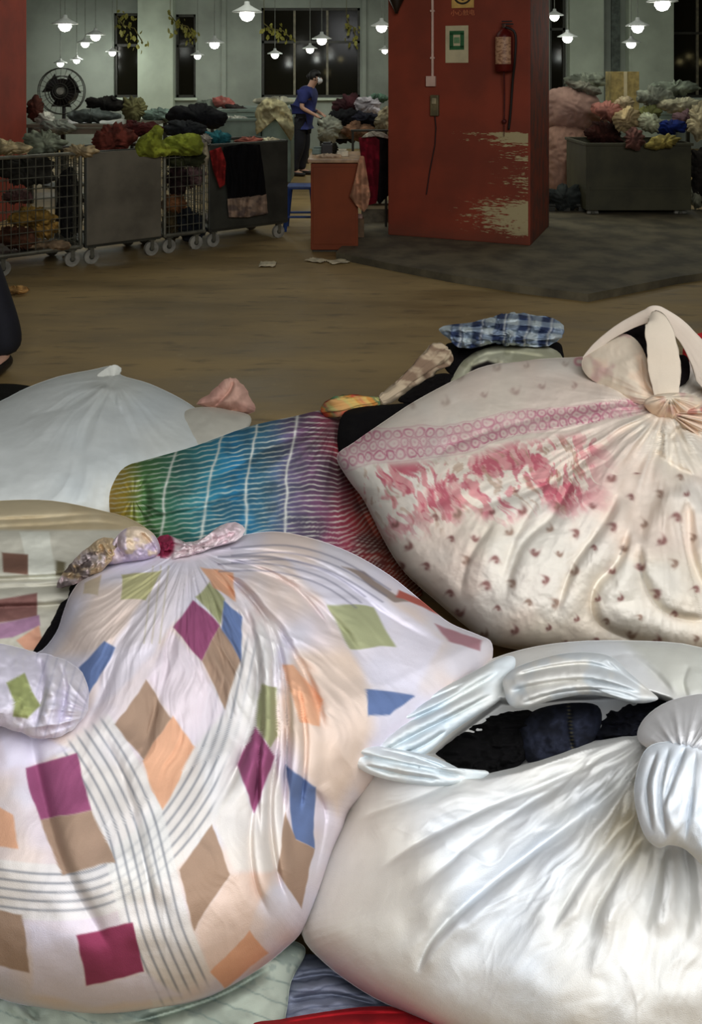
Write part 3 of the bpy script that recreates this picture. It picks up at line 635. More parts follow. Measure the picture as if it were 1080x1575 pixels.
# 4: beige bundle at the left edge
o4 = empty('cloth_bundle', (flr(60, 950).x, 2.2, 0), 'flat beige bundle with brown squares at the left edge', 'bundle')
def bg_c(px, py):
    cl = plain((212, 196, 162), ((196, 176, 138), 60, .0, .6))(px, py)
    cl = paint(cl, sstep(py, 812, 818), (206, 202, 186)); s = .08*fbm(px/40, py/30, 5)*100
    cl = paint(cl, inpoly(px+s*.3, py, [(30, 818), (75, 818), (88, 892), (45, 890)], 2), (226, 226, 212))
    for P, c in (([(3, 850), (43, 853), (43, 884), (5, 880)], (124, 92, 78)), ([(86, 862), (101, 865), (99, 886), (86, 884)], (112, 104, 80)), ([(-60, 840), (-30, 845), (-30, 880), (-60, 876)], (124, 92, 78)),
                 ([(-20, 925), (10, 920), (57, 912), (57, 948), (20, 955), (-20, 960)], (140, 100, 94)), ([(-20, 962), (20, 955), (60, 946), (62, 962), (20, 980), (-20, 985)], (172, 132, 160)), ([(25, 985), (60, 962), (68, 1000), (40, 1000)], (224, 168, 140))):
        cl = paint(cl, inpoly(px, py, P, 2), c)
    return cl
def bg_h(px, py):
    H = .02*fbm(px/80, py/50, 41)+.006*fbm(px/30, py/18, 42)
    for y0, a in ((800, .025), (812, .02), (892, .03), (905, .02), (935, .02)): H += fold(px, py, [(-100, y0+8), (0, y0), (70, y0-3), (150, y0-8), (215, y0+2)], 9, a, 'f', .05, .2)
    return H
blob('wrap', [(-140, 850), (-120, 800), (-60, 778), (0, 770), (80, 770), (160, 786), (205, 800), (240, 830), (230, 880), (180, 930), (120, 980), (60, 1020), (-60, 1030), (-140, 960)],
     [(80, 770, 2.45), (220, 830, 2.25), (50, 1010, 1.9)], .14, bg_h, bg_c, N=200, center=(50, 890), Tb=.6, parent=o4)

# 5: patchwork bundle, front left
o5 = empty('cloth_bundle', (flr(270, 1400).x, 1.7, 0), 'big patchwork bundle of coloured squares and thin lines at front left', 'bundle')
MAG, BRN, GRN, BLU, ORG, TAN = (154, 70, 114), (168, 136, 112), (164, 166, 118), (92, 116, 168), (236, 172, 132), (206, 186, 156)
PAT = [(MAG, [(37, 1182), (116, 1160), (142, 1245), (60, 1263)]), (BRN, [(60, 1263), (142, 1245), (177, 1325), (95, 1345)]), ((148, 46, 82), [(117, 1440), (205, 1418), (221, 1496), (133, 1517)]),
       (BRN, [(-30, 1395), (35, 1408), (43, 1496), (-30, 1475)]), (BRN, [(325, 1268), (353, 1345), (298, 1430), (275, 1340)]), (BRN, [(225, 1045), (264, 1105), (220, 1171), (178, 1115)]), (ORG, [(266, 1101), (300, 1150), (250, 1246), (218, 1172)]),
       (MAG, [(267, 967), (296, 925), (339, 964), (311, 1018)]), (GRN, [(300, 920), (322, 895), (347, 923), (339, 963)]), (BLU, [(345, 925), (373, 949), (371, 1018), (341, 975)]), (BRN, [(339, 964), (370, 1016), (347, 1092), (311, 1018)]),
       ((186, 182, 126), [(185, 884), (248, 878), (222, 924), (185, 920)]), (TAN, [(130, 898), (155, 884), (150, 915), (128, 914)]), (BLU, [(122, 1027), (163, 988), (179, 997), (137, 1068)]), ((170, 174, 126), [(502, 933), (575, 933), (608, 995), (540, 998)]),
       (BLU, [(566, 1060), (640, 1070), (600, 1100), (568, 1100)]), (ORG, [(435, 1022), (452, 1020), (496, 1072), (490, 1116), (460, 1110)]), (GRN, [(402, 1050), (425, 1058), (428, 1130), (416, 1150), (396, 1116)]), (MAG, [(394, 1116), (423, 1165), (390, 1250), (365, 1175)]),
       (BLU, [(440, 1178), (486, 1210), (482, 1305), (452, 1290)]), (BRN, [(440, 1250), (455, 1292), (482, 1305), (466, 1398), (425, 1340)]), (ORG, [(385, 1430), (413, 1466), (345, 1520), (325, 1496)]), (ORG, [(-20, 1225), (18, 1255), (27, 1305), (-20, 1300)]),
       (ORG, [(310, 872), (360, 880), (364, 925), (330, 905)]), ((150, 132, 122), [(525, 870), (560, 880), (628, 925), (608, 925)]), ((176, 122, 132), [(668, 958), (742, 985), (738, 1002), (690, 986)]), ((184, 84, 70), [(615, 905), (690, 945), (688, 952), (610, 916)]),
       ((130, 60, 80), [(235, 826), (262, 822), (264, 850), (238, 852)]), (BRN, [(-120, 1180), (-60, 1170), (-50, 1260), (-120, 1270)]), (MAG, [(-110, 1330), (-60, 1320), (-50, 1400), (-110, 1410)])]
LNA = [[(0-40, 1360), (60, 1372), (140, 1368), (200, 1340), (260, 1285), (310, 1215), (345, 1140), (365, 1060), (385, 960)]]
LNB = [[(120, 1120), (165, 1190), (200, 1265), (222, 1350), (245, 1440), (290, 1540)]]
def pw_c(px, py):
    qx = px+5*fbm(px/45, py/45, 61); qy = py+5*fbm(px/45, py/45, 62)
    cl = plain((226, 216, 226), ((230, 210, 196), 110, -.05, .8), ((218, 218, 232), 90, .1, .7))(px, py)
    cl = paint(cl, .8*inpoly(px, py, [(455, 1000), (560, 1000), (575, 1120), (520, 1250), (470, 1200), (430, 1080)], 14), (226, 202, 182))
    cl = paint(cl, .8*inpoly(px, py, [(150, 900), (300, 880), (250, 990), (180, 1000), (120, 1010), (80, 1010)], 14), (228, 206, 190))
    cl = paint(cl, .6*inpoly(px, py, [(230, 1180), (300, 1150), (330, 1260), (270, 1330)], 14), (232, 206, 186))
    for base, n, sp, wid in ((LNA[0], 5, 14, 44), (LNB[0], 6, 15, 52)):
        d, t = polydist(px, py, curve(base, 6)); fade = sstep(t, 0, .04)*(1-sstep(t, .93, 1))
        cl = paint(cl, .7*sstep(wid-np.abs(d), -2, 3)*fade, (232, 230, 226))
        for i in range(n): cl = paint(cl, .62*np.exp(-((d-(i-(n-1)/2)*sp)/2.1)**2)*fade, (110, 114, 124))
    for c, P in (((230, 224, 234), [(246, 880), (300, 862), (318, 892), (262, 968), (205, 1040), (140, 1100), (170, 1000)]), ((232, 220, 230), [(262, 970), (311, 1020), (347, 1092), (300, 1150), (264, 1103), (228, 1042)]),
                 ((234, 230, 228), [(400, 940), (430, 960), (420, 1050), (395, 1116), (365, 1175), (340, 1240), (322, 1265), (350, 1150), (385, 1040)]), ((230, 226, 240), [(440, 860), (560, 900), (680, 985), (640, 1060), (570, 1050), (500, 930)]),
                 ((228, 224, 240), [(0, 1130), (60, 1130), (110, 1155), (37, 1180), (10, 1180)]), ((228, 222, 238), [(45, 1420), (116, 1440), (133, 1517), (222, 1497), (280, 1530), (150, 1550), (50, 1530)]), ((232, 206, 190), [(300, 1430), (353, 1347), (420, 1340), (385, 1430), (325, 1497)]),
                 ((232, 226, 218), [(365, 1180), (390, 1250), (423, 1168), (440, 1250), (425, 1340), (360, 1340), (328, 1268)])):
        cl = paint(cl, .8*inpoly(qx, qy, P, 6), c)
    for c, P in PAT: cl = paint(cl, .95*inpoly(qx, qy, P, 1.8), np.array(c)*.86+.14*np.mean(c))
    for pts in ([(330, 868), (420, 868), (500, 890), (560, 930)], [(350, 855), (440, 850), (520, 872), (600, 920)]):
        d, t = polydist(px, py, curve(pts, 5))
        for i in (-1, 0, 1): cl = paint(cl, .5*np.exp(-((d-i*11)/1.6)**2)*(t > .02)*(t < .98), (120, 118, 136))
    for x in (232, 244, 256): cl = paint(cl, .3*np.exp(-((px-x+.12*(py-900))/1.5)**2)*(py > 870)*(py < 990), (170, 160, 110))
    return cl
def pw_h(px, py):
    H = .02*fbm(px/140, py/140, 51)+.004*fbm(px/60, py/70, 52)
    H += radial(px, py, (290, 842), .02, 6, 260, 55, (0, -1))+radial(px, py, (290, 842), .008, 16, 260, 56, (0, -1))
    H += gather(px, py, (290, 842), .022, 130, 23, (7, 15, 25), 30, 1.8)
    for pts, w, a in (([(325, 868), (385, 915), (425, 985), (440, 1080), (440, 1180), (432, 1290)], 11, .04), ([(400, 930), (440, 985), (480, 1060), (500, 1130)], 12, .03), ([(352, 890), (385, 960), (395, 1060), (372, 1160), (330, 1250)], 12, .026),
                      ([(340, 850), (430, 858), (520, 892), (600, 950), (690, 1000)], 11, .026), ([(360, 870), (450, 900), (520, 960), (570, 1030)], 12, .02), ([(420, 832), (520, 855), (610, 905), (690, 958)], 10, .022),
                      ([(425, 1140), (415, 1250), (428, 1350), (450, 1400)], 10, .024), ([(260, 880), (200, 960), (160, 1060), (120, 1140)], 18, .018), ([(280, 900), (262, 1000), (232, 1110), (200, 1200)], 18, .012),
                      ([(150, 1120), (190, 1200), (215, 1300), (240, 1420)], 16, .012), ([(40, 1100), (60, 1200), (100, 1340), (180, 1480)], 22, .016), ([(455, 1040), (470, 1140), (460, 1260)], 9, .02), ([(480, 1210), (500, 1260), (480, 1360)], 9, .02),
                      ([(640, 920), (700, 965), (750, 990)], 8, .02), ([(320, 850), (400, 846), (480, 862), (560, 905)], 6, .018), ([(330, 856), (410, 878), (470, 920), (520, 985)], 7, .02), ([(345, 880), (400, 940), (420, 1000), (428, 1080)], 6, .018), ([(310, 858), (350, 900), (372, 960)], 6, .015), ([(395, 1000), (402, 1100), (396, 1200), (400, 1300)], 6, .014), ([(418, 1010), (428, 1120), (420, 1220)], 6, .016), ([(400, 1180), (385, 1280), (392, 1360), (420, 1420)], 10, .014)):
        H += fold(px, py, pts, w, a, 'f')
    return H
D5 = [(300, 1555, 1.28), (430, 820, 1.95), (755, 990, 1.86), (-140, 1250, 1.5), (530, 1240, 1.5)]
blob('wrap', [(108, 915), (128, 888), (160, 868), (200, 856), (250, 845), (300, 838), (345, 830), (390, 820), (430, 818), (480, 828), (540, 850), (600, 885), (650, 925), (692, 958), (735, 976), (757, 990), (752, 1030), (715, 1085), (650, 1145), (585, 1205), (540, 1245), (528, 1275), (512, 1310), (492, 1370), (466, 1430), (440, 1458), (400, 1490), (350, 1520), (300, 1541), (230, 1554), (150, 1560), (60, 1550), (0, 1536), (-70, 1500), (-130, 1400), (-150, 1250), (-120, 1110), (-60, 1030), (0, 1005), (55, 1005), (85, 975), (98, 940)],
     D5, .30, pw_h, pw_c, N=430, center=(270, 1190), Tb=.3, parent=o5, pw=2.6)
lil = plain((222, 204, 212), ((204, 190, 214), 26, .05, .8), ((226, 204, 170), 20, .2, .8))
blob('knot', [(160, 868), (172, 835), (195, 812), (222, 812), (240, 826), (246, 850), (225, 862), (195, 866)], 1.86, .07, lambda x, y: .02*fbm(x/18, y/18, 5)+fold(x, y, [(185, 815), (180, 840), (200, 862)], 7, .035, 'f')+fold(x, y, [(215, 818), (235, 840), (240, 855)], 6, .02, 'f'), lil, N=90, parent=o5)
def crump(seed, a, sc): return lambda x, y: a*(.45-np.abs(fbm(x/sc+2*fbm(x/40, y/40, seed), y/sc*.8, seed+1, 3))*2.2)+a*.8*fbm(x/(2*sc), y/(2*sc), seed+2)
_c1 = crump(71, .03, 13); _c2 = crump(75, .022, 12)
blob('knot_tail', [(84, 906), (98, 880), (116, 858), (138, 840), (160, 826), (178, 836), (174, 862), (150, 882), (124, 895), (104, 904)], [(90, 900, 1.92), (165, 830, 1.88), (160, 870, 1.82)], .06, lambda x, y: _c1(x, y)+fold(x, y, [(100, 895), (130, 868), (168, 842)], 6, .02, 'f'), plain((222, 206, 206), ((208, 182, 142), 22, .0, .9), ((104, 92, 90), 12, .22, .8)), N=100, parent=o5, edge=.75, jit=.12, smooth=2)
blob('knot_tail', [(226, 852), (236, 830), (258, 822), (285, 834), (312, 828), (336, 810), (360, 804), (376, 816), (366, 832), (330, 842), (290, 856), (250, 864)], [(230, 850, 1.88), (370, 815, 1.9), (300, 860, 1.82)], .05, lambda x, y: _c2(x, y)+fold(x, y, [(240, 850), (290, 848), (330, 832), (368, 818)], 6, .022, 'f')+fold(x, y, [(262, 836), (300, 842), (340, 822)], 5, .016, 'f'), lambda x, y: paint(plain((232, 216, 218), ((218, 194, 200), 20, .1, .7))(x, y), sstep(16-np.hypot(x-252, (y-838)*.8), -3, 3), (140, 44, 72)), N=110, center=(296, 842), parent=o5, edge=.75, jit=.1, smooth=2)
blob('corner_flap', [(-60, 985), (0, 990), (40, 1000), (90, 1012), (125, 1035), (140, 1065), (128, 1100), (100, 1130), (60, 1135), (0, 1120), (-60, 1110)], [(-40, 990, 1.5), (130, 1040, 1.42), (50, 1135, 1.30)], .06,
     lambda x, y: .015*fbm(x/30, y/30, 9)+gather(x, y, (150, 1100), .012, 90, 5, (9, 15), 14)+fold(x, y, [(90, 1015), (100, 1060), (90, 1120)], 9, .025, 'f')+fold(x, y, [(60, 1005), (65, 1060), (50, 1125)], 10, .02, 'f'),
     lambda x, y: paint(paint(plain((222, 216, 230), ((228, 222, 226), 30, .1, .6))(x, y), .9*inpoly(x, y, [(10, 1050), (38, 1035), (50, 1065), (62, 1085), (42, 1105), (20, 1102), (22, 1080)], 2), (146, 154, 92)), .4*np.exp(-((((x+.3*y)/16) % 1-.5)*16/1.6)**2)*.6*(x > 55), (140, 140, 168)), N=110, parent=o5, edge=.75, jit=.08)
x_ = blob('garment', [(50, 1010), (68, 975), (95, 925), (118, 888), (140, 880), (130, 930), (120, 980), (95, 1015)], [(60, 1000, 1.82), (130, 890, 1.98), (110, 1010, 1.8)], .02, jh(41, .006, 14), (16, 13, 16), N=50)  # solid black lump filling the gap left of the wrap
tag(x_, 'black shape filling the gap of the patchwork bundle', 'garment')

# 6: white bundle, front right
o6 = empty('cloth_bundle', (flr(850, 1500).x, 1.35, 0), 'white tied bundle with dark jeans in its opening at front right', 'bundle')
OPEN = [(660, 1160), (705, 1125), (770, 1078), (800, 1080), (870, 1072), (940, 1070), (1000, 1068), (1030, 1078), (1005, 1108), (990, 1130), (960, 1133), (900, 1148), (800, 1182), (740, 1194), (712, 1192), (690, 1178)]
K6 = (1020, 1125)
def wh_h(px, py):
    H = .02*fbm(px/170, py/150, 81)+.003*fbm(px/80, py/80, 82)
    low = sstep(py-1140+.25*(px-1000)*-1*.0, -40, 60)
    H += gather(px, py, K6, .026, 200, 33, (11, 19, 31), 34, 1.2)*low
    for pts, w, a in (([(985, 1190), (930, 1225), (850, 1285), (770, 1345), (705, 1400), (650, 1465)], 16, .038), ([(960, 1150), (860, 1195), (750, 1240), (650, 1290), (570, 1345)], 15, .03), ([(930, 1170), (830, 1225), (730, 1290), (640, 1370)], 14, .016),
                      ([(990, 1240), (930, 1300), (880, 1370), (840, 1440)], 13, .028), ([(985, 1280), (950, 1340), (915, 1400), (905, 1450)], 13, .03), ([(1020, 1300), (1005, 1370), (990, 1440)], 14, .026), ([(1050, 1300), (1060, 1380), (1050, 1460)], 14, .02),
                      ([(700, 1400), (660, 1450), (640, 1500)], 9, .014), ([(1000, 1010), (960, 1005), (900, 1020)], 10, .015), ([(960, 1000), (1010, 1040), (1040, 1075)], 12, .03), ([(1060, 1020), (1050, 1050), (1060, 1080)], 9, .02),
                      ([(720, 1195), (640, 1225), (570, 1250), (540, 1270)], 14, .024)):
        H += fold(px, py, pts, w, a*.72, 'f')
    H += radial(px, py, K6, .018, 6, 240, 35)*low+radial(px, py, K6, .007, 15, 230, 36)*low
    H += -.16*inpoly(px, py, OPEN, 7)
    return H
whc = plain((234, 235, 235), ((222, 229, 238), 170, .0, .6), ((236, 230, 218), 190, .1, .6))
def wh_c(px, py):
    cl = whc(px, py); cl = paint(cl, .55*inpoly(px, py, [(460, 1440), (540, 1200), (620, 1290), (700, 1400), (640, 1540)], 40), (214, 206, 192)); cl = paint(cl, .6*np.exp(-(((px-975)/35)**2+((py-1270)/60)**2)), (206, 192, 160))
    return paint(cl, .5*inpoly(px, py, [(960, 985), (1090, 990), (1090, 1070), (1040, 1070)], 14), (208, 208, 190))
D6 = [(850, 985, 1.72), (465, 1435, 1.42), (850, 1640, 1.18), (1260, 1300, 1.4), (530, 1180, 1.62)]
blob('wrap', [(530, 1145), (548, 1115), (600, 1086), (680, 1052), (760, 1012), (850, 990), (960, 985), (1080, 996), (1180, 1050), (1250, 1200), (1260, 1400), (1200, 1570), (1050, 1650), (850, 1650), (700, 1592), (620, 1556), (560, 1526), (500, 1482), (464, 1437), (476, 1380), (500, 1310), (530, 1245), (530, 1190)],
     D6, .22, wh_h, wh_c, N=410, center=(850, 1320), Tb=.25, parent=o6, pw=2.6)
hem = plain((226, 233, 236), ((216, 228, 236), 80, .0, .6), ((232, 230, 222), 60, .15, .5))
def hemf(*ls): return lambda x, y: .006*fbm(x/26, y/20, 91)+sum(fold(x, y, p, 7, a_, 'f', .1, .15) for p, a_ in ls)
blob('rolled_hem', [(533, 1152), (545, 1128), (588, 1100), (640, 1076), (700, 1048), (765, 1014), (790, 1010), (792, 1026), (779, 1045), (770, 1075), (724, 1106), (690, 1130), (655, 1160), (610, 1172), (560, 1174)], [(535, 1150, 1.46), (800, 1005, 1.62), (655, 1160, 1.44)], .045,
     hemf(([(550, 1150), (600, 1122), (680, 1085), (775, 1030)], .022), ([(585, 1160), (640, 1130), (700, 1100), (765, 1065)], .02), ([(545, 1135), (620, 1095), (720, 1050)], .016), ([(600, 1168), (650, 1148), (690, 1122)], .016), ([(560, 1165), (590, 1140), (610, 1118)], .012)), hem, N=150, center=(655, 1100), parent=o6, edge=.6)
blob('rolled_hem', [(533, 1150), (560, 1146), (600, 1150), (655, 1161), (690, 1174), (716, 1186), (742, 1184), (752, 1190), (730, 1202), (690, 1209), (640, 1207), (580, 1195), (545, 1176)], [(540, 1150, 1.42), (780, 1180, 1.4), (640, 1207, 1.38)], .035,
     hemf(([(545, 1160), (600, 1172), (660, 1184), (720, 1196)], .018), ([(560, 1178), (620, 1192), (680, 1200)], .016), ([(580, 1152), (640, 1166), (690, 1184)], .014)), hem, N=120, center=(630, 1178), parent=o6, edge=.6)
blob('rolled_hem', [(776, 1064), (774, 1044), (795, 1026), (850, 1008), (900, 1003), (940, 1010), (965, 1032), (1000, 1062), (1012, 1076), (980, 1082), (940, 1073), (900, 1068), (850, 1077), (805, 1090), (784, 1084)], [(776, 1050, 1.52), (1010, 1075, 1.44), (870, 1005, 1.56)], .05,
     hemf(([(780, 1066), (840, 1052), (910, 1048), (995, 1070)], .02), ([(790, 1040), (850, 1026), (910, 1022), (960, 1040)], .016), ([(800, 1084), (860, 1066), (930, 1062), (990, 1078)], .012), ([(930, 1015), (960, 1040), (1000, 1066)], .014)), plain((224, 222, 216), ((206, 214, 220), 40, .05, .7)), N=140, center=(880, 1044), parent=o6, edge=.6)
blob('knot', [(980, 1134), (992, 1104), (1030, 1078), (1090, 1066), (1160, 1072), (1200, 1110), (1190, 1150), (1120, 1164), (1040, 1158), (1000, 1152)], [(990, 1130, 1.3), (1190, 1110, 1.25), (1080, 1160, 1.2)], .09, lambda x, y: .012*fbm(x/50, y/34, 5)+gather(x, y, (1050, 1165), .014, 50, 8, (7, 13), 12), (230, 229, 230), N=120, center=(1080, 1116), parent=o6, edge=.6)
blob('knot_tail', [(996, 1150), (1030, 1140), (1100, 1138), (1200, 1150), (1230, 1290), (1170, 1350), (1100, 1345), (1056, 1308), (1030, 1300), (1012, 1304), (990, 1282), (976, 1230), (980, 1185)], [(990, 1150, 1.19), (1200, 1150, 1.16), (1080, 1340, 1.06)], .05,
     lambda x, y: .01*fbm(x/40, y/60, 5)+sum(fold(x, y, p, 6, a_, 'f') for p, a_ in (([(1012, 1150), (994, 1210), (1004, 1285)], .016), ([(1030, 1145), (1014, 1220), (1026, 1295)], .014), ([(1056, 1145), (1036, 1190), (1018, 1245)], .014), ([(1070, 1150), (1062, 1230), (1052, 1300)], .010), ([(1100, 1160), (1096, 1230), (1084, 1310)], .012), ([(1140, 1160), (1140, 1230), (1130, 1320)], .012))),
     plain((228, 232, 236), ((218, 227, 237), 60, .1, .5)), N=150, center=(1085, 1230), parent=o6, edge=.75)
# dark clothes inside the opening
def denim(c): return plain(c, (np.array(c)*1.35, 14, .1, .6), (np.array(c)*.6, 20, .15, .7))
x_ = blob('garment', [(640, 1170), (690, 1120), (760, 1085), (810, 1085), (830, 1110), (820, 1150), (790, 1185), (730, 1205), (680, 1195)], [(650, 1165, 1.62), (800, 1090, 1.64), (740, 1200, 1.5)], .05, jh(55, .012, 22), (8, 7, 8), m=cloth_mat('dark_knit', .95), N=80)
tag(x_, 'black garment at the left of the opening in the white bundle', 'garment')
x_ = blob('jeans', [(795, 1130), (805, 1105), (830, 1088), (880, 1080), (920, 1085), (925, 1115), (905, 1150), (860, 1170), (815, 1175)], [(800, 1130, 1.57), (920, 1085, 1.6), (850, 1175, 1.48)], .07,
     lambda x, y: .014*fbm(x/24, y/20, 6)+fold(x, y, [(880, 1082), (872, 1120), (885, 1160)], 9, .02, 'f'), lambda x, y: paint(denim((36, 39, 52))(x, y), .6*np.exp(-((x-878-.1*(y-1120))/3)**2)*(np.sin(y*1.1) > 0), (150, 140, 96)), m=cloth_mat('denim_cloth', .9, 700, .3), N=100)
tag(x_, 'folded dark blue jeans with pale stitching in the white bundle', 'jeans')
x_ = blob('garment', [(900, 1140), (912, 1090), (940, 1072), (985, 1068), (1030, 1076), (1020, 1110), (990, 1140), (950, 1150)], [(905, 1130, 1.56), (1020, 1080, 1.56), (950, 1150, 1.45)], .05, jh(58, .014, 20), denim((26, 27, 36)), m=cloth_mat('denim_cloth'), N=80)
tag(x_, 'charcoal garment at the right of the opening beside the knot', 'garment')

# 7: cloths under the bundles
def under(z): return [(0, 1500, (CH-z)*F/1390), (600, 1500, (CH-z)*F/1390), (300, 1620, (CH-z)*F/1510)]
def lines(c1, c2, sp, ang, w=.3):
    def f(px, py):
        cl = plain(c1, (np.array(c1)*.8, 40, .1, .6))(px, py); t = px*math.cos(ang)+py*math.sin(ang)+8*fbm(px/40, py/40, 6)
        return paint(cl, .7*sstep(np.abs(((t/sp) % 1)-.5)*2, 1-w, 1), c2)
    return f
x_ = blob('cloth', [(-80, 1470), (100, 1450), (300, 1450), (400, 1440), (455, 1448), (470, 1466), (448, 1510), (440, 1560), (420, 1620), (300, 1680), (0, 1680), (-80, 1600)], under(.1), .05, lambda x, y: .012*fbm(x/60, y/60, 4)+fold(x, y, [(200, 1575), (330, 1535), (430, 1480)], 9, .02, 'f')+fold(x, y, [(60, 1570), (40, 1550), (20, 1530)], 7, .015, 'f'), lambda x, y: paint(lines((168, 178, 164), (112, 128, 122), 30, 1.9, .14)(x, y), .5*sstep(fbm(x/30, y/24, 99), .2, .3), (122, 136, 130)), N=170, center=(230, 1560), Tb=.1)
tag(x_, 'grey green printed cloth under the patchwork bundle', 'cloth')
x_ = blob('cloth', [(420, 1530), (440, 1495), (465, 1468), (520, 1478), (580, 1515), (640, 1560), (640, 1620), (520, 1640), (430, 1600)], under(.06), .04, lambda x, y: .01*fbm(x/40, y/22, 14)+fold(x, y, [(440, 1510), (510, 1500), (580, 1530)], 8, .014, 'f')+fold(x, y, [(440, 1540), (510, 1530), (590, 1550)], 8, .014, 'f'), lines((132, 138, 156), (82, 88, 108), 16, 1.45, .35), m=cloth_mat('denim_cloth'), N=130, Tb=.1)
tag(x_, 'faded blue grey cloth between the two front bundles', 'cloth')
x_ = blob('cloth', [(380, 1580), (430, 1568), (500, 1556), (570, 1548), (640, 1552), (720, 1572), (780, 1600), (760, 1700), (500, 1720), (380, 1660)], under(.12), .05, lambda x, y: .008*fbm(x/50, y/20, 24)+fold(x, y, [(430, 1575), (540, 1560), (650, 1560)], 7, .012, 'f'), plain((160, 24, 32), ((130, 14, 24), 40, .1, .7)), N=120, Tb=.1)
tag(x_, 'bright red cloth at the bottom edge under the white bundle', 'cloth')
# low black lump on the floor behind the white bundle, at the left edge
x_ = blob('rag', [(-90, 610), (-40, 594), (10, 590), (48, 594), (66, 600), (50, 616), (10, 632), (-60, 640)], [(-60, 600, 3.95), (50, 600, 3.95), (0, 640, 3.6)], .06, jh(61, .012), (22, 20, 16), N=60)
tag(x_, 'low black lump on the floor behind the bluish white bundle', 'rag')
# ------------------------------------------------------------------ carts, bins and desks of the sorting line
msteel = mat('dull_steel', (118, 112, 98), .45, .35, scale=3, var=.15); mwire = mat('zinc_wire', (120, 118, 104), .45, .5, bump=0)
mdk = mat('dark_steel', (64, 64, 56), .5, .3, scale=4); mwh = mat('grey_wheel', (150, 146, 134), .6); mteal = mat('grey_teal_sheet', (112, 128, 118), .5, .2, scale=3)
P0 = flr(15, 426); P1 = flr(441, 366); rd = (P1-P0); rd.z = 0; rd.normalize(); RR = math.atan2(rd.y, rd.x)
def rowx(px):                                     # distance along the row line of the carts for an image column
    dx = (px-CX)/F; return (dx*P0.y-P0.x)/(rd.x-dx*rd.y)
def caster(parent, x, y):
    o = bmesh.new(); rod(o, (x, y-.016, .06), (x, y+.016, .06), .06, 16); w = build('wheel', o, mwh, parent, False)
    o = bmesh.new(); rod(o, (x, y-.02, .06), (x, y+.02, .06), .022, 10); build('hub', o, mdk, w)
    o = bmesh.new(); box(o, (x, y-.026, .09), (.03, .006, .08)); box(o, (x, y+.026, .09), (.03, .006, .08)); box(o, (x, y, .133), (.06, .06, .01)); build('caster_fork', o, mwire, w)
def cart(px0, px1, label, front='wire', depth=.62, top=.9, cat='cart', m=None):
    a, b = rowx(px0), rowx(px1); W_ = b-a; p = P0+rd*a; o = empty('laundry_cart', (p.x, p.y, 0), label, cat, 'carts in the row', RR); z0 = .15
    bm = bmesh.new()
    for x in (.015, W_-.015):
        for y in (.015, depth-.015): rod(bm, (x, y, z0), (x, y, top), .014, 8)
    for z in (z0+.01, top):
        rod(bm, (0, .015, z), (W_, .015, z), .015, 8); rod(bm, (0, depth-.015, z), (W_, depth-.015, z), .015, 8); rod(bm, (.015, 0, z), (.015, depth, z), .015, 8); rod(bm, (W_-.015, 0, z), (W_-.015, depth, z), .015, 8)
    build('frame', bm, mwire if front == 'wire' else mdk, o)
    bm = bmesh.new(); box(bm, (W_/2, depth/2, z0), (W_-.02, depth-.02, .02)); build('deck', bm, mdk, o)
    for nm, q0, q1 in (('front_mesh', (0, .015), (W_, .015)), ('back_mesh', (0, depth-.015), (W_, depth-.015)), ('side_mesh', (.015, 0), (.015, depth)), ('side_mesh', (W_-.015, 0), (W_-.015, depth))):
        if nm == 'front_mesh' and front != 'wire': continue
        bm = bmesh.new(); L = math.hypot(q1[0]-q0[0], q1[1]-q0[1]); n = max(2, round(L/.06))
        for i in range(1, n):
            t = i/n; x, y = q0[0]+(q1[0]-q0[0])*t, q0[1]+(q1[1]-q0[1])*t; rod(bm, (x, y, z0), (x, y, top), .0035, 4)
        for i in range(1, 9):
            z = z0+(top-z0)*i/9; rod(bm, (*q0, z), (*q1, z), .0035, 4)
        build(nm, bm, mwire, o)
    if front == 'sheet':
        bm = bmesh.new(); box(bm, (W_/2, -.006, (z0+top)/2+.01), (W_-.02, .012, top-z0-.01), .005); build('front_panel', bm, m or msteel, o)
    for x in (.07, W_-.07):
        for y in (.06, depth-.06): caster(o, x, y)
    return o
cart(-8, 128, 'wire mesh laundry cart with ochre clothes at the left edge')
cart(131, 249, 'laundry cart with a plain dull steel front panel', 'sheet')
cart(252, 317, 'narrow wire cart with dark clothes behind its mesh', 'wire')
cart(321, 443, 'laundry cart with a dark front and garments hung over it', 'sheet', m=mdk)

_gl = []
def G(label, pts, Y, col, T=.12, cat='garment', seed=None, a=.042, s=14, N=46, name='garment', jit=.42, col2=None, Tb=None, hang=False):
    seed = seed or (len(_gl)*7+11); _gl.append(1); bt = .18 if name == 'bundle' else .7
    el = not isinstance(pts[0], (tuple, list)); ol = ell(*pts) if el else pts
    cf = plain(col, (np.minimum(np.array(col)*1.3, 255), 8, .15, bt), (col2 if col2 is not None else np.array(col)*.7, 10, .1, bt))
    def crumple(x, y):
        w1 = fbm(x/30, y/30, seed+2)*2.2; q = math.cos(seed); r = math.sin(seed)
        u = (q*x+r*y)/s+w1; v = (-r*x+q*y)/s*.45+w1*.4
        return a*(.9*(.45-np.abs(fbm(u, v, seed, 3))*1.9)+.8*fbm(x/24, y/20, seed+7)+.35*(.4-np.abs(fbm(u*2.1+3, v*2.1, seed+4, 2))*2))
    o = blob(name, ol, Y, T, crumple if not hang else (lambda x, y: .016*np.sin(x*.42+3*fbm(x/20, y/40, seed))+.01*fbm(x/12, y/30, seed)), cf, N=N, jit=(jit if el else .12) if not hang else .03, seed=seed, back=5, Tb=Tb if Tb is not None else T*.7,
             pw=2.0, edge=.5 if hang else .75, smooth=1 if hang else 3, rimfade=14)
    return tag(o, label, cat)
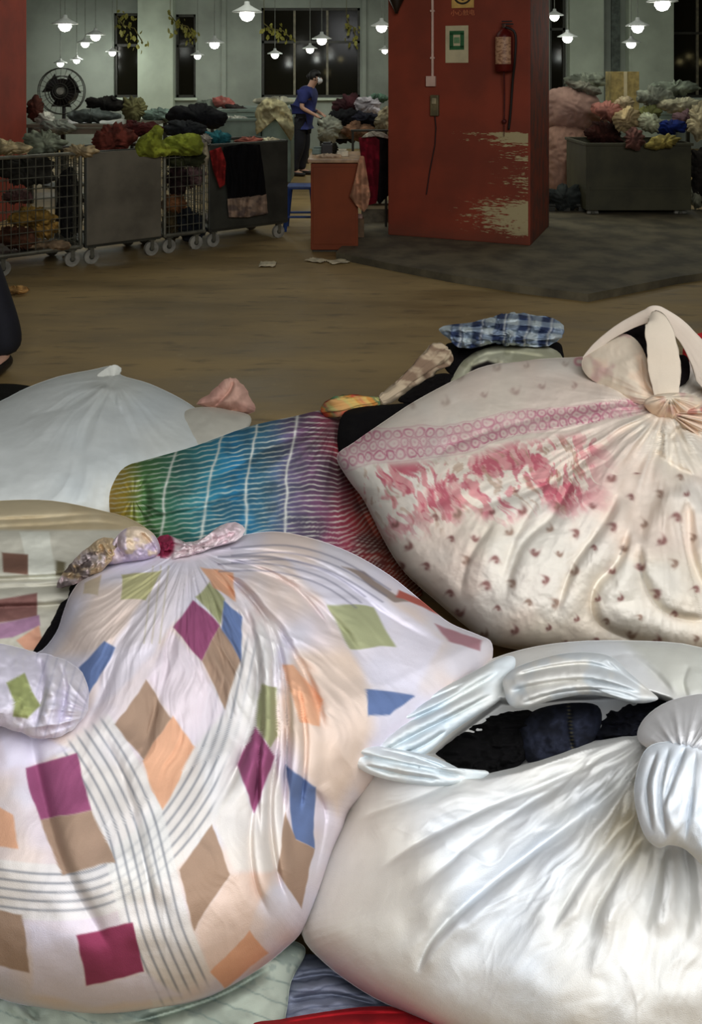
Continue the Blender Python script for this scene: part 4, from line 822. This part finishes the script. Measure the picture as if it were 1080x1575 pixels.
# clothes on and in the carts
G('beige cloth over the rim of the left wire cart', (12, 227, 34, 12), 6.55, (190, 172, 132)); G('pale grey green cloth beside the left red pillar', (68, 219, 32, 19), 7.0, (140, 146, 124))
G('tan cloth at the corner of the steel front cart', (122, 233, 28, 11), 6.75, (178, 158, 122)); G('reddish brown jacket heaped on the steel front cart', (172, 214, 36, 22, -18), 7.1, (112, 56, 46))
G('dark maroon garment behind the reddish brown jacket', (214, 199, 34, 13), 7.5, (84, 38, 36)); G('lime green jacket on the steel front cart, left one', [(205, 238), (212, 214), (228, 204), (240, 192), (252, 198), (250, 214), (262, 226), (258, 240), (230, 241)], 7.0, (150, 158, 58), T=.1)
G('lime green jacket spread over the cart edge, right one', [(246, 236), (254, 214), (280, 206), (306, 206), (312, 220), (308, 238), (280, 240)], 7.15, (142, 152, 56), T=.1)
G('black coat heaped behind the lime jackets', (302, 180, 42, 19, 4), 8.5, (30, 30, 32), T=.2); G('charcoal garment below the black coat', (284, 198, 34, 15), 8.2, (44, 46, 48), T=.15); G('dark garment under the lime jackets', (284, 246, 32, 12), 7.3, (54, 56, 36), T=.06)
G('teal shirt on the dark front cart', (334, 212, 20, 12), 7.75, (44, 108, 116)); G('small white shirt beside the teal shirt', (316, 213, 9, 8), 7.6, (190, 180, 166), T=.06); G('rose garment on the rim of the dark front cart', (384, 217, 22, 7), 7.85, (160, 96, 82), T=.08)
G('cream garment at the end of the dark front cart', (414, 217, 16, 6), 7.95, (206, 196, 164), T=.08)
G('black skirt hung over the front of the dark cart', [(344, 226), (372, 221), (400, 222), (404, 250), (410, 300), (380, 304), (352, 306), (346, 270)], [(345, 250, 7.36), (408, 250, 7.62), (370, 300, 7.49)], (14, 12, 14), T=.03, hang=True)
G('red scarf hung at the left corner of the dark cart', [(322, 232), (340, 226), (348, 250), (346, 284), (338, 290), (328, 262)], 7.3, (138, 36, 34), T=.03, hang=True)
G('striped pale cloth hanging below the black skirt', [(350, 306), (380, 302), (410, 298), (412, 328), (382, 334), (352, 334)], [(350, 320, 7.41), (410, 320, 7.66), (380, 340, 7.53)], (138, 116, 98), T=.03, hang=True, col2=(96, 82, 78))
G('white scarf end hanging beside the lime jacket', [(308, 222), (318, 218), (322, 240), (318, 258), (312, 252)], 7.35, (180, 168, 140), T=.02, hang=True)
for lb_, pts, Y, c in (('ochre yellow garments in the wire cart, upper heap', (48, 334, 38, 16), 6.62, (150, 118, 58)), ('ochre towel in the wire cart, right side', (66, 350, 26, 16), 6.68, (166, 130, 68)), ('mauve garment high in the wire cart', (26, 302, 24, 12), 6.6, (96, 70, 66)),
                  ('beige cloth at the bottom of the wire cart', (70, 377, 36, 9), 6.62, (150, 126, 98)), ('brown garment low in the wire cart', (24, 366, 34, 18), 6.55, (92, 60, 44)), ('dark garment at the top of the wire cart', (40, 262, 48, 22), 6.8, (52, 50, 44)), ('dark grey garment in the right part of the wire cart', (108, 310, 20, 50), 6.95, (38, 36, 34)),
                  ('dusty pink garment in the narrow cart', (296, 272, 20, 16), 7.45, (112, 86, 84)), ('dark plum garment high in the narrow cart', (274, 276, 20, 24), 7.4, (50, 34, 34)), ('orange tan garment in the narrow cart', (268, 313, 22, 14), 7.38, (142, 96, 62)),
                  ('black garment at the bottom of the narrow cart', (288, 344, 30, 26), 7.42, (30, 32, 36)), ('white garment at the bottom between two carts', (322, 336, 14, 9), 7.5, (160, 152, 140)), ('olive garment low at the left of the narrow cart', (262, 348, 14, 26), 7.36, (74, 62, 40))):
    G(lb_, pts, Y, c, T=.08)
for lb_, px, py, c in (('small tan rag on the floor by the cart wheel', 24, 446, (176, 136, 84)),):
    G(lb_, (px, py, 22, 7), flr(px, py, .03).y, c, T=.05, Tb=.03, name='rag', cat='rag')
for i, (px, py, w) in enumerate(((412, 408, .13), (487, 402, .12), (520, 404, .12))):
    p = flr(px, py); bm = bmesh.new(); nx = 6
    g = [[bm.verts.new(((ix/nx-.5)*w, (iy/nx-.5)*.16, .006+.012*abs(math.sin(ix*1.3+iy*.8+i)))) for iy in range(nx+1)] for ix in range(nx+1)]
    for ix in range(nx):
        for iy in range(nx): bm.faces.new((g[ix][iy], g[ix+1][iy], g[ix+1][iy+1], g[ix][iy+1]))
    o = build('paper_scrap', bm, mat('scrap_paper', (204, 190, 160), .8), None, True, (p.x, p.y, 0)); o.rotation_euler[2] = i
    md = o.modifiers.new('thickness', 'SOLIDIFY'); md.thickness = .004
    tag(o, ['white paper scrap on the floor before the dark cart', 'white paper scrap at the foot of the red desk, left one', 'white paper scrap by the slab corner'][i], 'paper', 'paper scraps on the floor')

# blue plastic stool
p = flr(463, 352); o = empty('stool', (p.x, p.y, 0), 'blue plastic stool beside the red brown desk', 'stool'); mblu = mat('blue_plastic', (44, 74, 138), .45)
bm = bmesh.new(); box(bm, (0, 0, .42), (.26, .26, .03), .01); build('seat', bm, mblu, o)
for sx in (-1, 1):
    for sy in (-1, 1):
        bm = bmesh.new(); polytube(bm, [(sx*.15, sy*.15, 0), (sx*.11, sy*.11, .41)], [.022, .026], 6); build('leg', bm, mblu, o)
for sx in (-1, 1):
    bm = bmesh.new(); rod(bm, (sx*.135, -.135, .14), (sx*.135, .135, .14), .012); build('stretcher', bm, mblu, o); bm = bmesh.new(); rod(bm, (-.135, sx*.135, .14), (.135, sx*.135, .14), .012); build('stretcher', bm, mblu, o)

# red brown desk
mdesk = mat('red_brown_laminate', (132, 58, 20), .75, scale=2, var=.1, bump=0)
a, b = flr(478, 388), flr(551, 388); o = empty('desk', (a.x, a.y, 0), 'narrow red brown wooden desk in front of the worker', 'desk'); w = b.x-a.x
bm = bmesh.new(); box(bm, (w/2, .34, .39), (w, .68, .74), .006); build('body', bm, mdesk, o)
bm = bmesh.new(); box(bm, (w/2, .34, .785), (w+.05, .74, .03), .006); build('desk_top', bm, mat('pale_desk_top', (176, 140, 104), .4), o)
bm = bmesh.new(); box(bm, (w/2, .35, .015), (w-.03, .64, .03)); build('plinth', bm, mdk, o)
bm = bmesh.new(); box(bm, (w/2, -.004, .40), (w-.04, .01, .66), .003); build('door', bm, mdesk, o)
def onz(px, Y, z): return ((px-CX)*Y/F, Y, z)
for nm, lb_, px, Y, sz, m_ in (('tissue_box', 'small white box on the red brown desk', 527, 7.5, (.10, .08, .045), mat('white_card', (222, 212, 186), .6)), ('scanner', 'black device standing on the desk beside the white box', 503, 7.6, (.1, .1, .10), mbl), ('basket', 'grey green tray at the left of the desk', 489, 7.7, (.1, .12, .05), mteal)):
    e = empty(nm, onz(px, Y, .80), lb_, nm.replace('_', ' ')); bm = bmesh.new(); box(bm, (0, 0, sz[2]/2), sz, .008); build('body', bm, m_, e)
    bm = bmesh.new(); box(bm, (0, 0, sz[2]+.008), (sz[0]*.7, sz[1]*.6, .018), .004); build('lid', bm, m_, e)
G('crumpled paper lying along the desk top', (508, 240, 22, 4), 7.4, (200, 176, 150), T=.04, name='paper', cat='paper')
# pole with hanging towel and garments right of the desk
p = flr(575, 362, SZ); e = empty('clothes_rail', (p.x-.07, 8.15, 0), 'dark clothes rail between the desk and the red pillar', 'rail')
for x in (-.12, .2):
    bm = bmesh.new(); rod(bm, (x, 0, 0), (x, 0, .98), .012); build('post', bm, mdk, e); bm = bmesh.new(); box(bm, (x, 0, .012), (.05, .3, .02)); build('foot', bm, mdk, e)
bm = bmesh.new(); rod(bm, (-.14, 0, .98), (.22, 0, .98), .012); build('bar', bm, mdk, e)
G('pink towel hung by its corner beside the desk', [(554, 240), (560, 240), (565, 270), (570, 300), (566, 318), (560, 326), (548, 316), (538, 302), (546, 275)], 7.17, (190, 138, 108), T=.03, name='towel', cat='towel', hang=True, seed=3)
G('crimson garment hung on the rail beside the pillar', [(552, 212), (572, 206), (584, 215), (584, 260), (580, 312), (562, 316), (556, 260)], 8.05, (118, 24, 38), T=.06, hang=True); G('black coat hung next to the crimson garment', [(574, 206), (588, 202), (598, 212), (598, 300), (584, 316), (574, 300)], 8.12, (26, 20, 20), T=.06, hang=True)
G('white cloth over the end of the clothes rail', [(556, 212), (570, 202), (590, 204), (600, 214), (590, 212), (572, 210)], 8.0, (196, 186, 168), T=.05)
p = flr(549, 372, 0); e = empty('carton', (p.x, p.y, 0), 'small brown carton on the floor right of the desk', 'carton'); bm = bmesh.new(); box(bm, (0, 0, .11), (.13, .13, .22), .004); build('body', bm, mat('brown_card', (118, 92, 66), .8), e)
bm = bmesh.new(); box(bm, (0, 0, .235), (.10, .10, .03), .008); build('lid', bm, mat('pink_lid', (200, 160, 146), .6), e)
p = flr(580, 345, SZ); e = empty('carton', (p.x-.0, 8.5, 0), 'grey carton half hidden beside the red pillar', 'carton'); bm = bmesh.new(); box(bm, (0, 0, .12), (.3, .2, .24), .004); build('body', bm, mat('grey_card', (106, 100, 82), .8), e)
bm = bmesh.new(); box(bm, (0, -.104, .2), (.26, .008, .03)); build('tape', bm, mpaper, e)

# middle distance: tables and bins behind the row
def bin_(label, px0, px1, base, top_py, m, dep=.7, name='bin', lip=True, cat='bin'):
    a, b = flr(px0, base), flr(px1, base); w = b.x-a.x; h_ = at(px0, top_py, a.y).z; o = empty(name, (a.x, a.y, 0), label, cat)
    bm = bmesh.new(); t = .02
    for c, s_ in (((w/2, 0, h_/2+.05), (w, t, h_-.1)), ((w/2, dep, h_/2+.05), (w, t, h_-.1)), ((0, dep/2, h_/2+.05), (t, dep, h_-.1)), ((w, dep/2, h_/2+.05), (t, dep, h_-.1)), ((w/2, dep/2, .11), (w, dep, t))): box(bm, c, s_, .004)
    build('body', bm, m, o)
    bm = bmesh.new()
    for c, s_ in (((w/2, -.01, h_), (w+.05, .04, .03)), ((w/2, dep+.01, h_), (w+.05, .04, .03)), ((-.01, dep/2, h_), (.04, dep, .03)), ((w+.01, dep/2, h_), (.04, dep, .03))): box(bm, c, s_, .006)
    build('rim', bm, m, o)
    for x in (.08, w-.08):
        for y in (.08, dep-.08): caster(o, x, y)
    bm = bmesh.new(); box(bm, (w/2, -.014, h_*.42), (w-.06, .012, .03)); build('rib', bm, m, o)
    return o
bin_('grey teal sheet bin behind the dark front cart', 334, 394, 300, 184, mteal); bin_('grey teal bin under the khaki sack', 404, 446, 292, 182, mteal)
def table(label, px0, px1, Y, z, m, dep=.9):
    x0, x1 = (px0-CX)*Y/F, (px1-CX)*Y/F; w = x1-x0; o = empty('table', (x0, Y, 0), label, 'table')
    bm = bmesh.new(); box(bm, (w/2, dep/2, z-.02), (w, dep, .04), .006); build('table_top', bm, m, o)
    for x in (.04, w-.04):
        for y in (.04, dep-.04):
            bm = bmesh.new(); box(bm, (x, y, (z-.04)/2), (.05, .05, z-.04)); build('leg', bm, mdk, o)
    bm = bmesh.new(); box(bm, (w/2, .03, z-.08), (w-.1, .02, .07)); build('apron', bm, m, o)
    return o
table('long grey sorting table behind the left carts', 40, 226, 9.9, .93, msteel, 1.2); table('sorting table heaped with dark clothes behind the desk', 490, 640, 10.6, .82, msteel); table('sorting table under the far window', 300, 470, 12.9, .97, mteal, 1.4); table('far work table right of the pillar', 850, 1110, 12.6, .95, mteal, 1.2)
G('khaki sack draped over the grey teal bin', [(392, 178), (398, 160), (412, 152), (430, 154), (444, 164), (452, 184), (452, 208), (446, 216), (440, 194), (428, 182), (412, 180), (404, 196), (396, 206)], 10.6, (172, 164, 128), T=.15, name='sack', cat='sack')
G('white bag on the far table behind the khaki sack', (424, 156, 30, 8), 13.4, (190, 186, 164), T=.2); G('red and white cloth on the far table', (346, 158, 20, 9, 14), 13.4, (176, 104, 96), T=.15, col2=(206, 196, 184)); G('dark cloth strip on the far table', (368, 168, 24, 6, 16), 13.3, (60, 54, 52), T=.12)
G('white garment on the grey teal bin', (364, 184, 24, 6), 10.7, (180, 180, 168), T=.1); G('green grey garment at the left end of the far table', (318, 162, 18, 9), 13.5, (120, 130, 118), T=.15)
G('brown coat beside the left red pillar', (54, 168, 14, 20), 10.3, (86, 48, 40), T=.15); G('white shirt on the long grey table', (70, 184, 16, 12), 10.2, (200, 196, 184), T=.12); G('pale grey sheet on the long grey table', (88, 197, 30, 12), 9.9, (128, 132, 122), T=.15)
G('black heap on the long grey table', (160, 160, 28, 12), 10.6, (34, 32, 30), T=.15); G('grey garment on the long grey table', (140, 178, 40, 11), 10.2, (92, 100, 96), T=.15); G('olive garment at the end of the long grey table', (206, 168, 20, 20), 10.6, (110, 108, 72), T=.15); G('teal grey sheet under the pale pilaster', (244, 178, 26, 12), 10.9, (130, 152, 140), T=.2)
G('maroon garment heaped behind the desk', (536, 162, 30, 16, -16), 10.8, (62, 34, 38), T=.15); G('white shirt heaped behind the desk', (568, 164, 22, 15, 22), 10.6, (196, 190, 196), T=.12); G('black garment heaped behind the desk', (520, 186, 34, 16, -20), 10.5, (26, 26, 28), T=.15)
G('dark navy garment on the heap beside the pillar', (566, 184, 24, 12, 10), 10.3, (34, 34, 44), T=.12); G('brown garment at the front of the heap behind the desk', (552, 202, 26, 14), 10.2, (116, 86, 66), T=.12); G('light bag at the worker side of the heap', (506, 200, 20, 22), 10.4, (150, 152, 136), T=.15)
G('beige cloth hanging beside the red pillar', (590, 188, 14, 24, 20), 10.0, (152, 142, 116), T=.1); G('green garment at the back of the heap', (580, 152, 20, 8), 11.0, (92, 120, 102), T=.12); G('dark garment under the brown one behind the desk', (530, 206, 30, 14), 10.75, (40, 32, 30), T=.12); G('very dark garment at the back right of the desk', (508, 229, 14, 11), 7.75, (36, 34, 26), T=.06)

# right side: bin, bags and heap
bin_('large dark olive bin of clothes at the right', 903, 1062, 338, 222, mat('dark_olive_plastic', (70, 68, 48), .6, scale=3), dep=.8)
e = empty('pallet', (flr(846, 326, SZ).x, 9.0, 0), 'dark low pallet right of the pillar', 'pallet')
for i in range(4):
    bm = bmesh.new(); box(bm, (.19, .1+i*.14, .12), (.40, .11, .025), .004); build('slat', bm, mdk, e)
for i in range(3):
    bm = bmesh.new(); box(bm, (.03+i*.16, .3, .08), (.07, .55, .05), .004); build('runner', bm, mdk, e)
G('dusty pink bundle leaning beside the red pillar, upper one', [(835, 190), (838, 150), (858, 134), (884, 132), (908, 142), (926, 160), (936, 184), (920, 200), (870, 204)], 10.2, (176, 142, 128), T=.3, a=.035, s=26, jit=.1, name='bundle', cat='bundle')
G('dusty pink bundle below the upper one beside the pillar', [(832, 250), (838, 204), (860, 192), (890, 196), (914, 214), (922, 250), (908, 296), (870, 312), (840, 304)], 10.05, (168, 132, 114), T=.25, a=.035, s=26, jit=.1, name='bundle', cat='bundle')
for lb_, pts, Y, c in (('grey cloth on top of the upper pink bundle', (898, 136, 28, 10, 14), 10.15, (124, 122, 108)), ('dark brown garment between the pink bundle and bin', (930, 206, 30, 20), 9.5, (66, 38, 32)), ('rose garment on the bin heap', (936, 172, 26, 16, 14), 9.4, (196, 132, 118)),
                  ('cream garment on the bin heap', (966, 184, 22, 20, 20), 9.2, (200, 176, 132)), ('pale green sheet on the bin heap', (1000, 190, 22, 14, 30), 9.1, (186, 190, 160)), ('white towel hung over the bin heap', (960, 160, 16, 12), 9.5, (206, 186, 150)),
                  ('grey striped garment at the back of the bin heap', (1008, 152, 30, 20), 9.9, (138, 142, 126)), ('cream sheet at the back right of the bin heap', (1048, 162, 34, 12), 9.8, (186, 180, 150)), ('bright blue garment on the bin heap', (1032, 195, 26, 12, -6), 9.1, (32, 48, 116)),
                  ('mauve garment at the right of the bin heap', (1058, 184, 22, 16), 9.4, (118, 92, 96)), ('yellow garment at the rim of the bin', (1022, 218, 28, 10, -10), 8.75, (172, 156, 86)), ('pink brown garment hanging over the bin', (976, 214, 16, 18), 8.72, (118, 82, 74)),
                  ('cream bag at the right edge of the frame', (1078, 186, 20, 34), 9.0, (190, 178, 142)), ('olive garment under the cream one', (1000, 176, 18, 14), 9.3, (110, 112, 66)), ('dark bag standing behind the bin at right', (1088, 262, 26, 44), 9.2, (44, 40, 36)), ('white cloth at the foot of the bin, right side', (1074, 300, 14, 22), 9.3, (146, 146, 124)), ('black garment sunk in the middle of the bin', (990, 232, 70, 12), 9.0, (40, 34, 28)), ('dark grey garment low beside the pallet', (868, 306, 32, 22), 9.1, (52, 56, 54)),
                  ('grey clothing heap on the far work table', (900, 124, 34, 12), 12.9, (128, 134, 118)), ('grey green garment behind the bin heap', (1040, 136, 40, 12), 12.8, (120, 128, 112))):
    G(lb_, pts, Y, c, T=.14, name='cloth_bag' if ' bag' in lb_ else 'garment', cat='bag' if ' bag' in lb_ else 'garment')
e = empty('cardboard_box', onz(962, 12.7, .95), 'upright tan cardboard box on the far work table', 'box'); bm = bmesh.new(); box(bm, (0, .15, .3), (.42, .3, .6), .005); build('body', bm, mat('tan_card', (168, 148, 92), .8), e)
bm = bmesh.new(); box(bm, (0, -.004, .3), (.05, .01, .6)); build('tape', bm, mpaper, e)

# black floor fan
p = at(96, 140, 11.4); e = empty('fan', (p.x, p.y, 0), 'round black industrial fan beside the left red pillar', 'fan'); fr = .31
bm = bmesh.new()
for rr, yy in ((fr, 0), (fr, -.06), (fr*.66, -.085), (fr*.33, -.09), (.07, -.09), (fr*.66, .04), (fr*.33, .05)):
    pts = [(rr*math.cos(2*math.pi*i/28), yy, p.z+rr*math.sin(2*math.pi*i/28)) for i in range(29)]; polytube(bm, pts, .007, 5)
for i in range(24):
    t = 2*math.pi*i/24; rod(bm, (.06*math.cos(t), -.09, p.z+.06*math.sin(t)), (fr*math.cos(t), -.05, p.z+fr*math.sin(t)), .003, 4)
build('guard', bm, mat('dark_guard', (60, 60, 54), .5), e)
bl = []
for i in range(3):
    bm = bmesh.new(); t0 = 2*math.pi*i/3+.5; n_ = 8
    for rr0, rr1, w0, w1 in ((.05, .14, .25, .6), (.14, .26, .6, .62)):
        v0 = [(r_*math.cos(t0+q), -.03-.05*q, p.z+r_*math.sin(t0+q)) for r_, q in ((rr0, -w0), (rr1, -w1), (rr1, w1), (rr0, w0))]
        f1 = bm.faces.new([bm.verts.new(x) for x in v0])
    rg = bmesh.ops.solidify(bm, geom=bm.faces[:], thickness=.008); build('blade', bm, mbl, e)
bm = bmesh.new(); rod(bm, (0, -.1, p.z), (0, -.02, p.z), .05, 14); build('hub', bm, mat('grey_hub', (150, 150, 140), .5), e)
bm = bmesh.new(); rod(bm, (0, 0, p.z), (0, .16, p.z), .17, 18); build('motor', bm, mbl, e)
bm = bmesh.new(); rod(bm, (0, .06, .03), (0, .06, p.z-.02), .025); build('stand', bm, mbl, e); bm = bmesh.new(); lathe(bm, [(.28, 0), (.28, .03), (.1, .05), (.03, .07)], 20, Matrix.Translation((0, .06, 0))); build('base', bm, mbl, e)

# hanging yellow green garlands by the windows
mleaf = mat('yellow_green_leaf', (128, 124, 44), .6, bump=0, var=.45, scale=30)
leaf = bmesh.new(); vs = [leaf.verts.new(x) for x in ((0, 0, 0), (.05, .0, -.04), (.06, .012, -.12), (0, .0, -.19), (-.06, -.012, -.12), (-.05, 0, -.04))]; leaf.faces.new(vs); leaf_me = bpy.data.meshes.new('leaf'); leaf.to_mesh(leaf_me); leaf_me.materials.append(mleaf)
for lb_, px, py, wd, hg, Y, nl in (('yellow green leafy garland over the window beside the fan', 200, 48, 40, 46, 16.2, 40), ('yellow green leafy garland right of the pale pilaster', 282, 45, 40, 44, 16.0, 44), ('yellow green garland in the top left of the wide window', 428, 50, 44, 28, 16.4, 30), ('yellow garland in the top right of the wide window', 541, 46, 16, 40, 16.4, 20)):
    rs = np.random.RandomState(px); c = at(px, py, Y); e = empty('garland', (c.x, c.y, c.z), lb_, 'garland'); sc_ = Y/F
    bm = bmesh.new(); polytube(bm, [(-wd/2*sc_, 0, hg/2*sc_), (-wd/4*sc_, 0, hg*.2*sc_), (wd/6*sc_, 0, hg*.1*sc_), (wd/2*sc_, 0, -hg*.4*sc_)], .012, 6); rod(bm, (-wd/2*sc_, 0, hg/2*sc_), (-wd/2*sc_, 0, 4.29-c.z), .005, 5); build('vine', bm, mat('vine_brown', (96, 88, 40), .7), e)
    for i in range(nl):
        l = bpy.data.objects.new('leaf', leaf_me); COL.objects.link(l); l.parent = e; t = rs.rand()
        l.location = ((t-.5)*wd*sc_+rs.normal(0, .05), rs.normal(0, .05), (.5-t)*hg*.7*sc_+rs.normal(0, hg*.22*sc_)); l.rotation_euler = (rs.uniform(-.6, .6), rs.uniform(-.9, .9), rs.uniform(0, 6)); q = rs.uniform(.3, .75); l.scale = (q, q, q)

# ------------------------------------------------------------------ people
def skinned(name, V, E, m, parent, lv=2, root=0):
    me = bpy.data.meshes.new(name); me.from_pydata([Vector(v[:3]) for v in V], E, []); ob = bpy.data.objects.new(name, me); COL.objects.link(ob)
    sk = ob.modifiers.new('skin', 'SKIN'); sk.use_smooth_shade = True; sd = ob.modifiers.new('subdivision', 'SUBSURF'); sd.levels = sd.render_levels = lv
    for i, v in enumerate(V):
        s_ = me.skin_vertices[0].data[i]; s_.radius = (v[3], v[4] if len(v) > 4 else v[3]); s_.use_root = (i == root)
    dg = bpy.context.evaluated_depsgraph_get(); dg.update(); nm = bpy.data.meshes.new_from_object(ob.evaluated_get(dg)); bpy.data.objects.remove(ob)
    for p_ in nm.polygons: p_.use_smooth = True
    nm.materials.clear(); nm.materials.append(m); o = bpy.data.objects.new(name, nm); COL.objects.link(o); o.parent = parent; return o
mskin = mat('skin', (206, 160, 136), .55, var=.05, bump=0); mhair = mat('black_hair', (24, 20, 20), .6); mtop = mat('blue_work_top', (38, 46, 104), .8, scale=6, bump=.2); mtrs = mat('black_trousers', (20, 20, 30), .8, scale=6, bump=.2); mmask = mat('white_mask', (222, 222, 224), .7, bump=0)
def person(label, loc, rz, hips, knees, feet, elbows, hands, lean=.1, top=mtop, trs=mtrs, mask=True, flare=.075):
    """joints in local metres: facing +x, left is +y"""
    o = empty('person', loc, label, 'person', rz=rz); z = 1.0
    L = lean
    pel, wst, chs, nk, hd0, hd1 = (0, 0, .84), (L*.35, 0, 1.0), (L*.8, 0, 1.18), (L*1.25, 0, 1.315), (L*1.6+.01, 0, 1.40), (L*1.8+.015, 0, 1.49)
    V = [(*pel, .10, .13), (*wst, .085, .12), (*chs, .09, .13), (*nk, .048), (*hd0, .072, .068), (*hd1, .072, .066)]; E = [(0, 1), (1, 2), (2, 3), (3, 4), (4, 5)]
    for i, s_ in enumerate((1, -1)):
        b = len(V); V += [(*hips[i], .075), (*knees[i], .052), (feet[i][0]-.03, feet[i][1], feet[i][2]+.07, .035), (feet[i][0]+.12, feet[i][1], feet[i][2]+.03, .03)]; E += [(0, b), (b, b+1), (b+1, b+2), (b+2, b+3)]
        sh = (chs[0]+.01, s_*.165, 1.27); b = len(V); e_, h_ = Vector(elbows[i]), Vector(hands[i]); d = (h_-e_).normalized(); w = h_-d*.05
        V += [(*sh, .048), (*e_, .036), (*w, .024), (*(h_+d*.03), .026, .034)]; E += [(2, b), (b, b+1), (b+1, b+2), (b+2, b+3)]
        side = d.cross(Vector((0, 0, 1))).normalized(); dn = Vector((0, 0, -1)); pb = b+3
        for q, ln in ((-.027, .055), (-.009, .066), (.009, .062), (.027, .048)):
            f0 = h_+d*.05+side*q; f1 = f0+d*ln*.6+dn*.006; f2 = f1+d*ln*.4+dn*.022; c_ = len(V); V += [(*f0, .0095), (*f1, .009), (*f2, .007)]; E += [(pb, c_), (c_, c_+1), (c_+1, c_+2)]
        t0 = h_-d*.005+side*(-.036*s_); t1 = t0+d*.035+side*(-.014*s_)+dn*.01; c_ = len(V); V += [(*t0, .010), (*t1, .008)]; E += [(b+2, c_), (c_, c_+1)]
    skinned('body', V, E, mskin, o)
    # face
    hc = Vector(hd1)+Vector((0, 0, -.03))
    bm = bmesh.new(); bmesh.ops.create_icosphere(bm, subdivisions=2, radius=.015, matrix=Matrix.Translation(hc+Vector((.082, 0, -.025))) @ Matrix.Diagonal((1.2, .8, 1.5, 1))); build('nose', bm, mskin, o, True)
    for s_ in (1, -1):
        bm = bmesh.new(); bmesh.ops.create_icosphere(bm, subdivisions=2, radius=.011, matrix=Matrix.Translation(hc+Vector((.07, s_*.03, .0)))); build('eye', bm, mat('dark_eye', (30, 24, 22), .3, bump=0), o, True)
        bm = bmesh.new(); bmesh.ops.create_icosphere(bm, subdivisions=2, radius=.026, matrix=Matrix.Translation(hc+Vector((-.005, s_*.072, -.01))) @ Matrix.Diagonal((.7, .35, 1.2, 1))); build('ear', bm, mskin, o, True)
    bm = bmesh.new(); bmesh.ops.create_icosphere(bm, subdivisions=3, radius=.094, matrix=Matrix.Translation(hc+Vector((-.014, 0, .026))) @ Matrix.Diagonal((1.03, .93, 1.0, 1)))
    bmesh.ops.delete(bm, geom=[v_ for v_ in bm.verts if v_.co.x-hc.x > .035 and v_.co.z-hc.z < .03], context='VERTS'); bmesh.ops.solidify(bm, geom=bm.faces[:], thickness=.006)
    bmesh.ops.create_icosphere(bm, subdivisions=2, radius=.045, matrix=Matrix.Translation(hc+Vector((-.10, 0, .02)))); build('hair', bm, mhair, o, True)
    if mask:
        bm = bmesh.new(); bmesh.ops.create_icosphere(bm, subdivisions=3, radius=.078, matrix=Matrix.Translation(hc+Vector((.022, 0, -.045))) @ Matrix.Diagonal((1.05, .92, .72, 1)))
        bmesh.ops.delete(bm, geom=[v_ for v_ in bm.verts if v_.co.x-hc.x < .035], context='VERTS'); bmesh.ops.solidify(bm, geom=bm.faces[:], thickness=.004); build('face_mask', bm, mmask, o, True)
    # clothes
    up = (chs[0]+.02, 0, 1.245); V = [(pel[0], 0, .70, .165, .19), (*pel[:2], .86, .15, .18), (*wst, .14, .17), (chs[0], 0, 1.14, .14, .18), (*up, .11, .12), (nk[0]-.005, 0, 1.325, .062)]; E = [(0, 1), (1, 2), (2, 3), (3, 4), (4, 5)]
    for i, s_ in enumerate((1, -1)):
        b = len(V); e_ = Vector(elbows[i]); sh = Vector((chs[0]+.012, s_*.172, 1.268)); V += [(*sh, .08), (*(sh.lerp(e_, .5)), .07), (*(sh.lerp(e_, .82)), .064)]; E += [(4, b), (b, b+1), (b+1, b+2)]
    skinned('work_top', V, E, top, o, root=1)
    V = [(*pel, .135, .17)]; E = []
    for i in range(2):
        b = len(V); V += [(*hips[i], .115), (*knees[i], .10), (feet[i][0]-.03, feet[i][1], feet[i][2]+.2, flare), (feet[i][0]-.03, feet[i][1], feet[i][2]+.06, flare*1.15)]; E += [(0, b), (b, b+1), (b+1, b+2), (b+2, b+3)]
    skinned('trousers', V, E, trs, o)
    for i in range(2):
        f_ = feet[i]; skinned('shoe', [(f_[0]-.07, f_[1], f_[2]+.04, .045, .042), (f_[0]+.05, f_[1], f_[2]+.036, .046, .036), (f_[0]+.15, f_[1], f_[2]+.03, .038, .028)], [(0, 1), (1, 2)], mbl, o)
    return o
person('worker in a blue top and black trousers wearing a white face mask', (at(463, 200, 12.6).x, 12.6, 0), -.25, ((0, .09, .80), (0, -.09, .80)), ((.02, .10, .44), (.0, -.10, .44)), ((.0, .11, 0), (-.04, -.11, 0)),
       ((.06, .22, 1.02), (.08, -.22, 1.02)), ((.27, .14, .92), (.29, -.15, .90)), lean=.12)
person('person in wide black trousers walking past at the left edge', (-2.13, 4.4, 0), -math.pi/2, ((0, .09, .80), (0, -.09, .80)), ((.03, .25, .44), (-.06, -.10, .44)), ((.05, .335, .01), (-.18, -.12, .01)),
       ((-.05, .2, 1.02), (-.05, -.22, 1.02)), ((.05, .14, .86), (.12, -.2, .83)), lean=.05, top=mat('dark_jacket', (30, 30, 32), .8), mask=False, flare=.088)
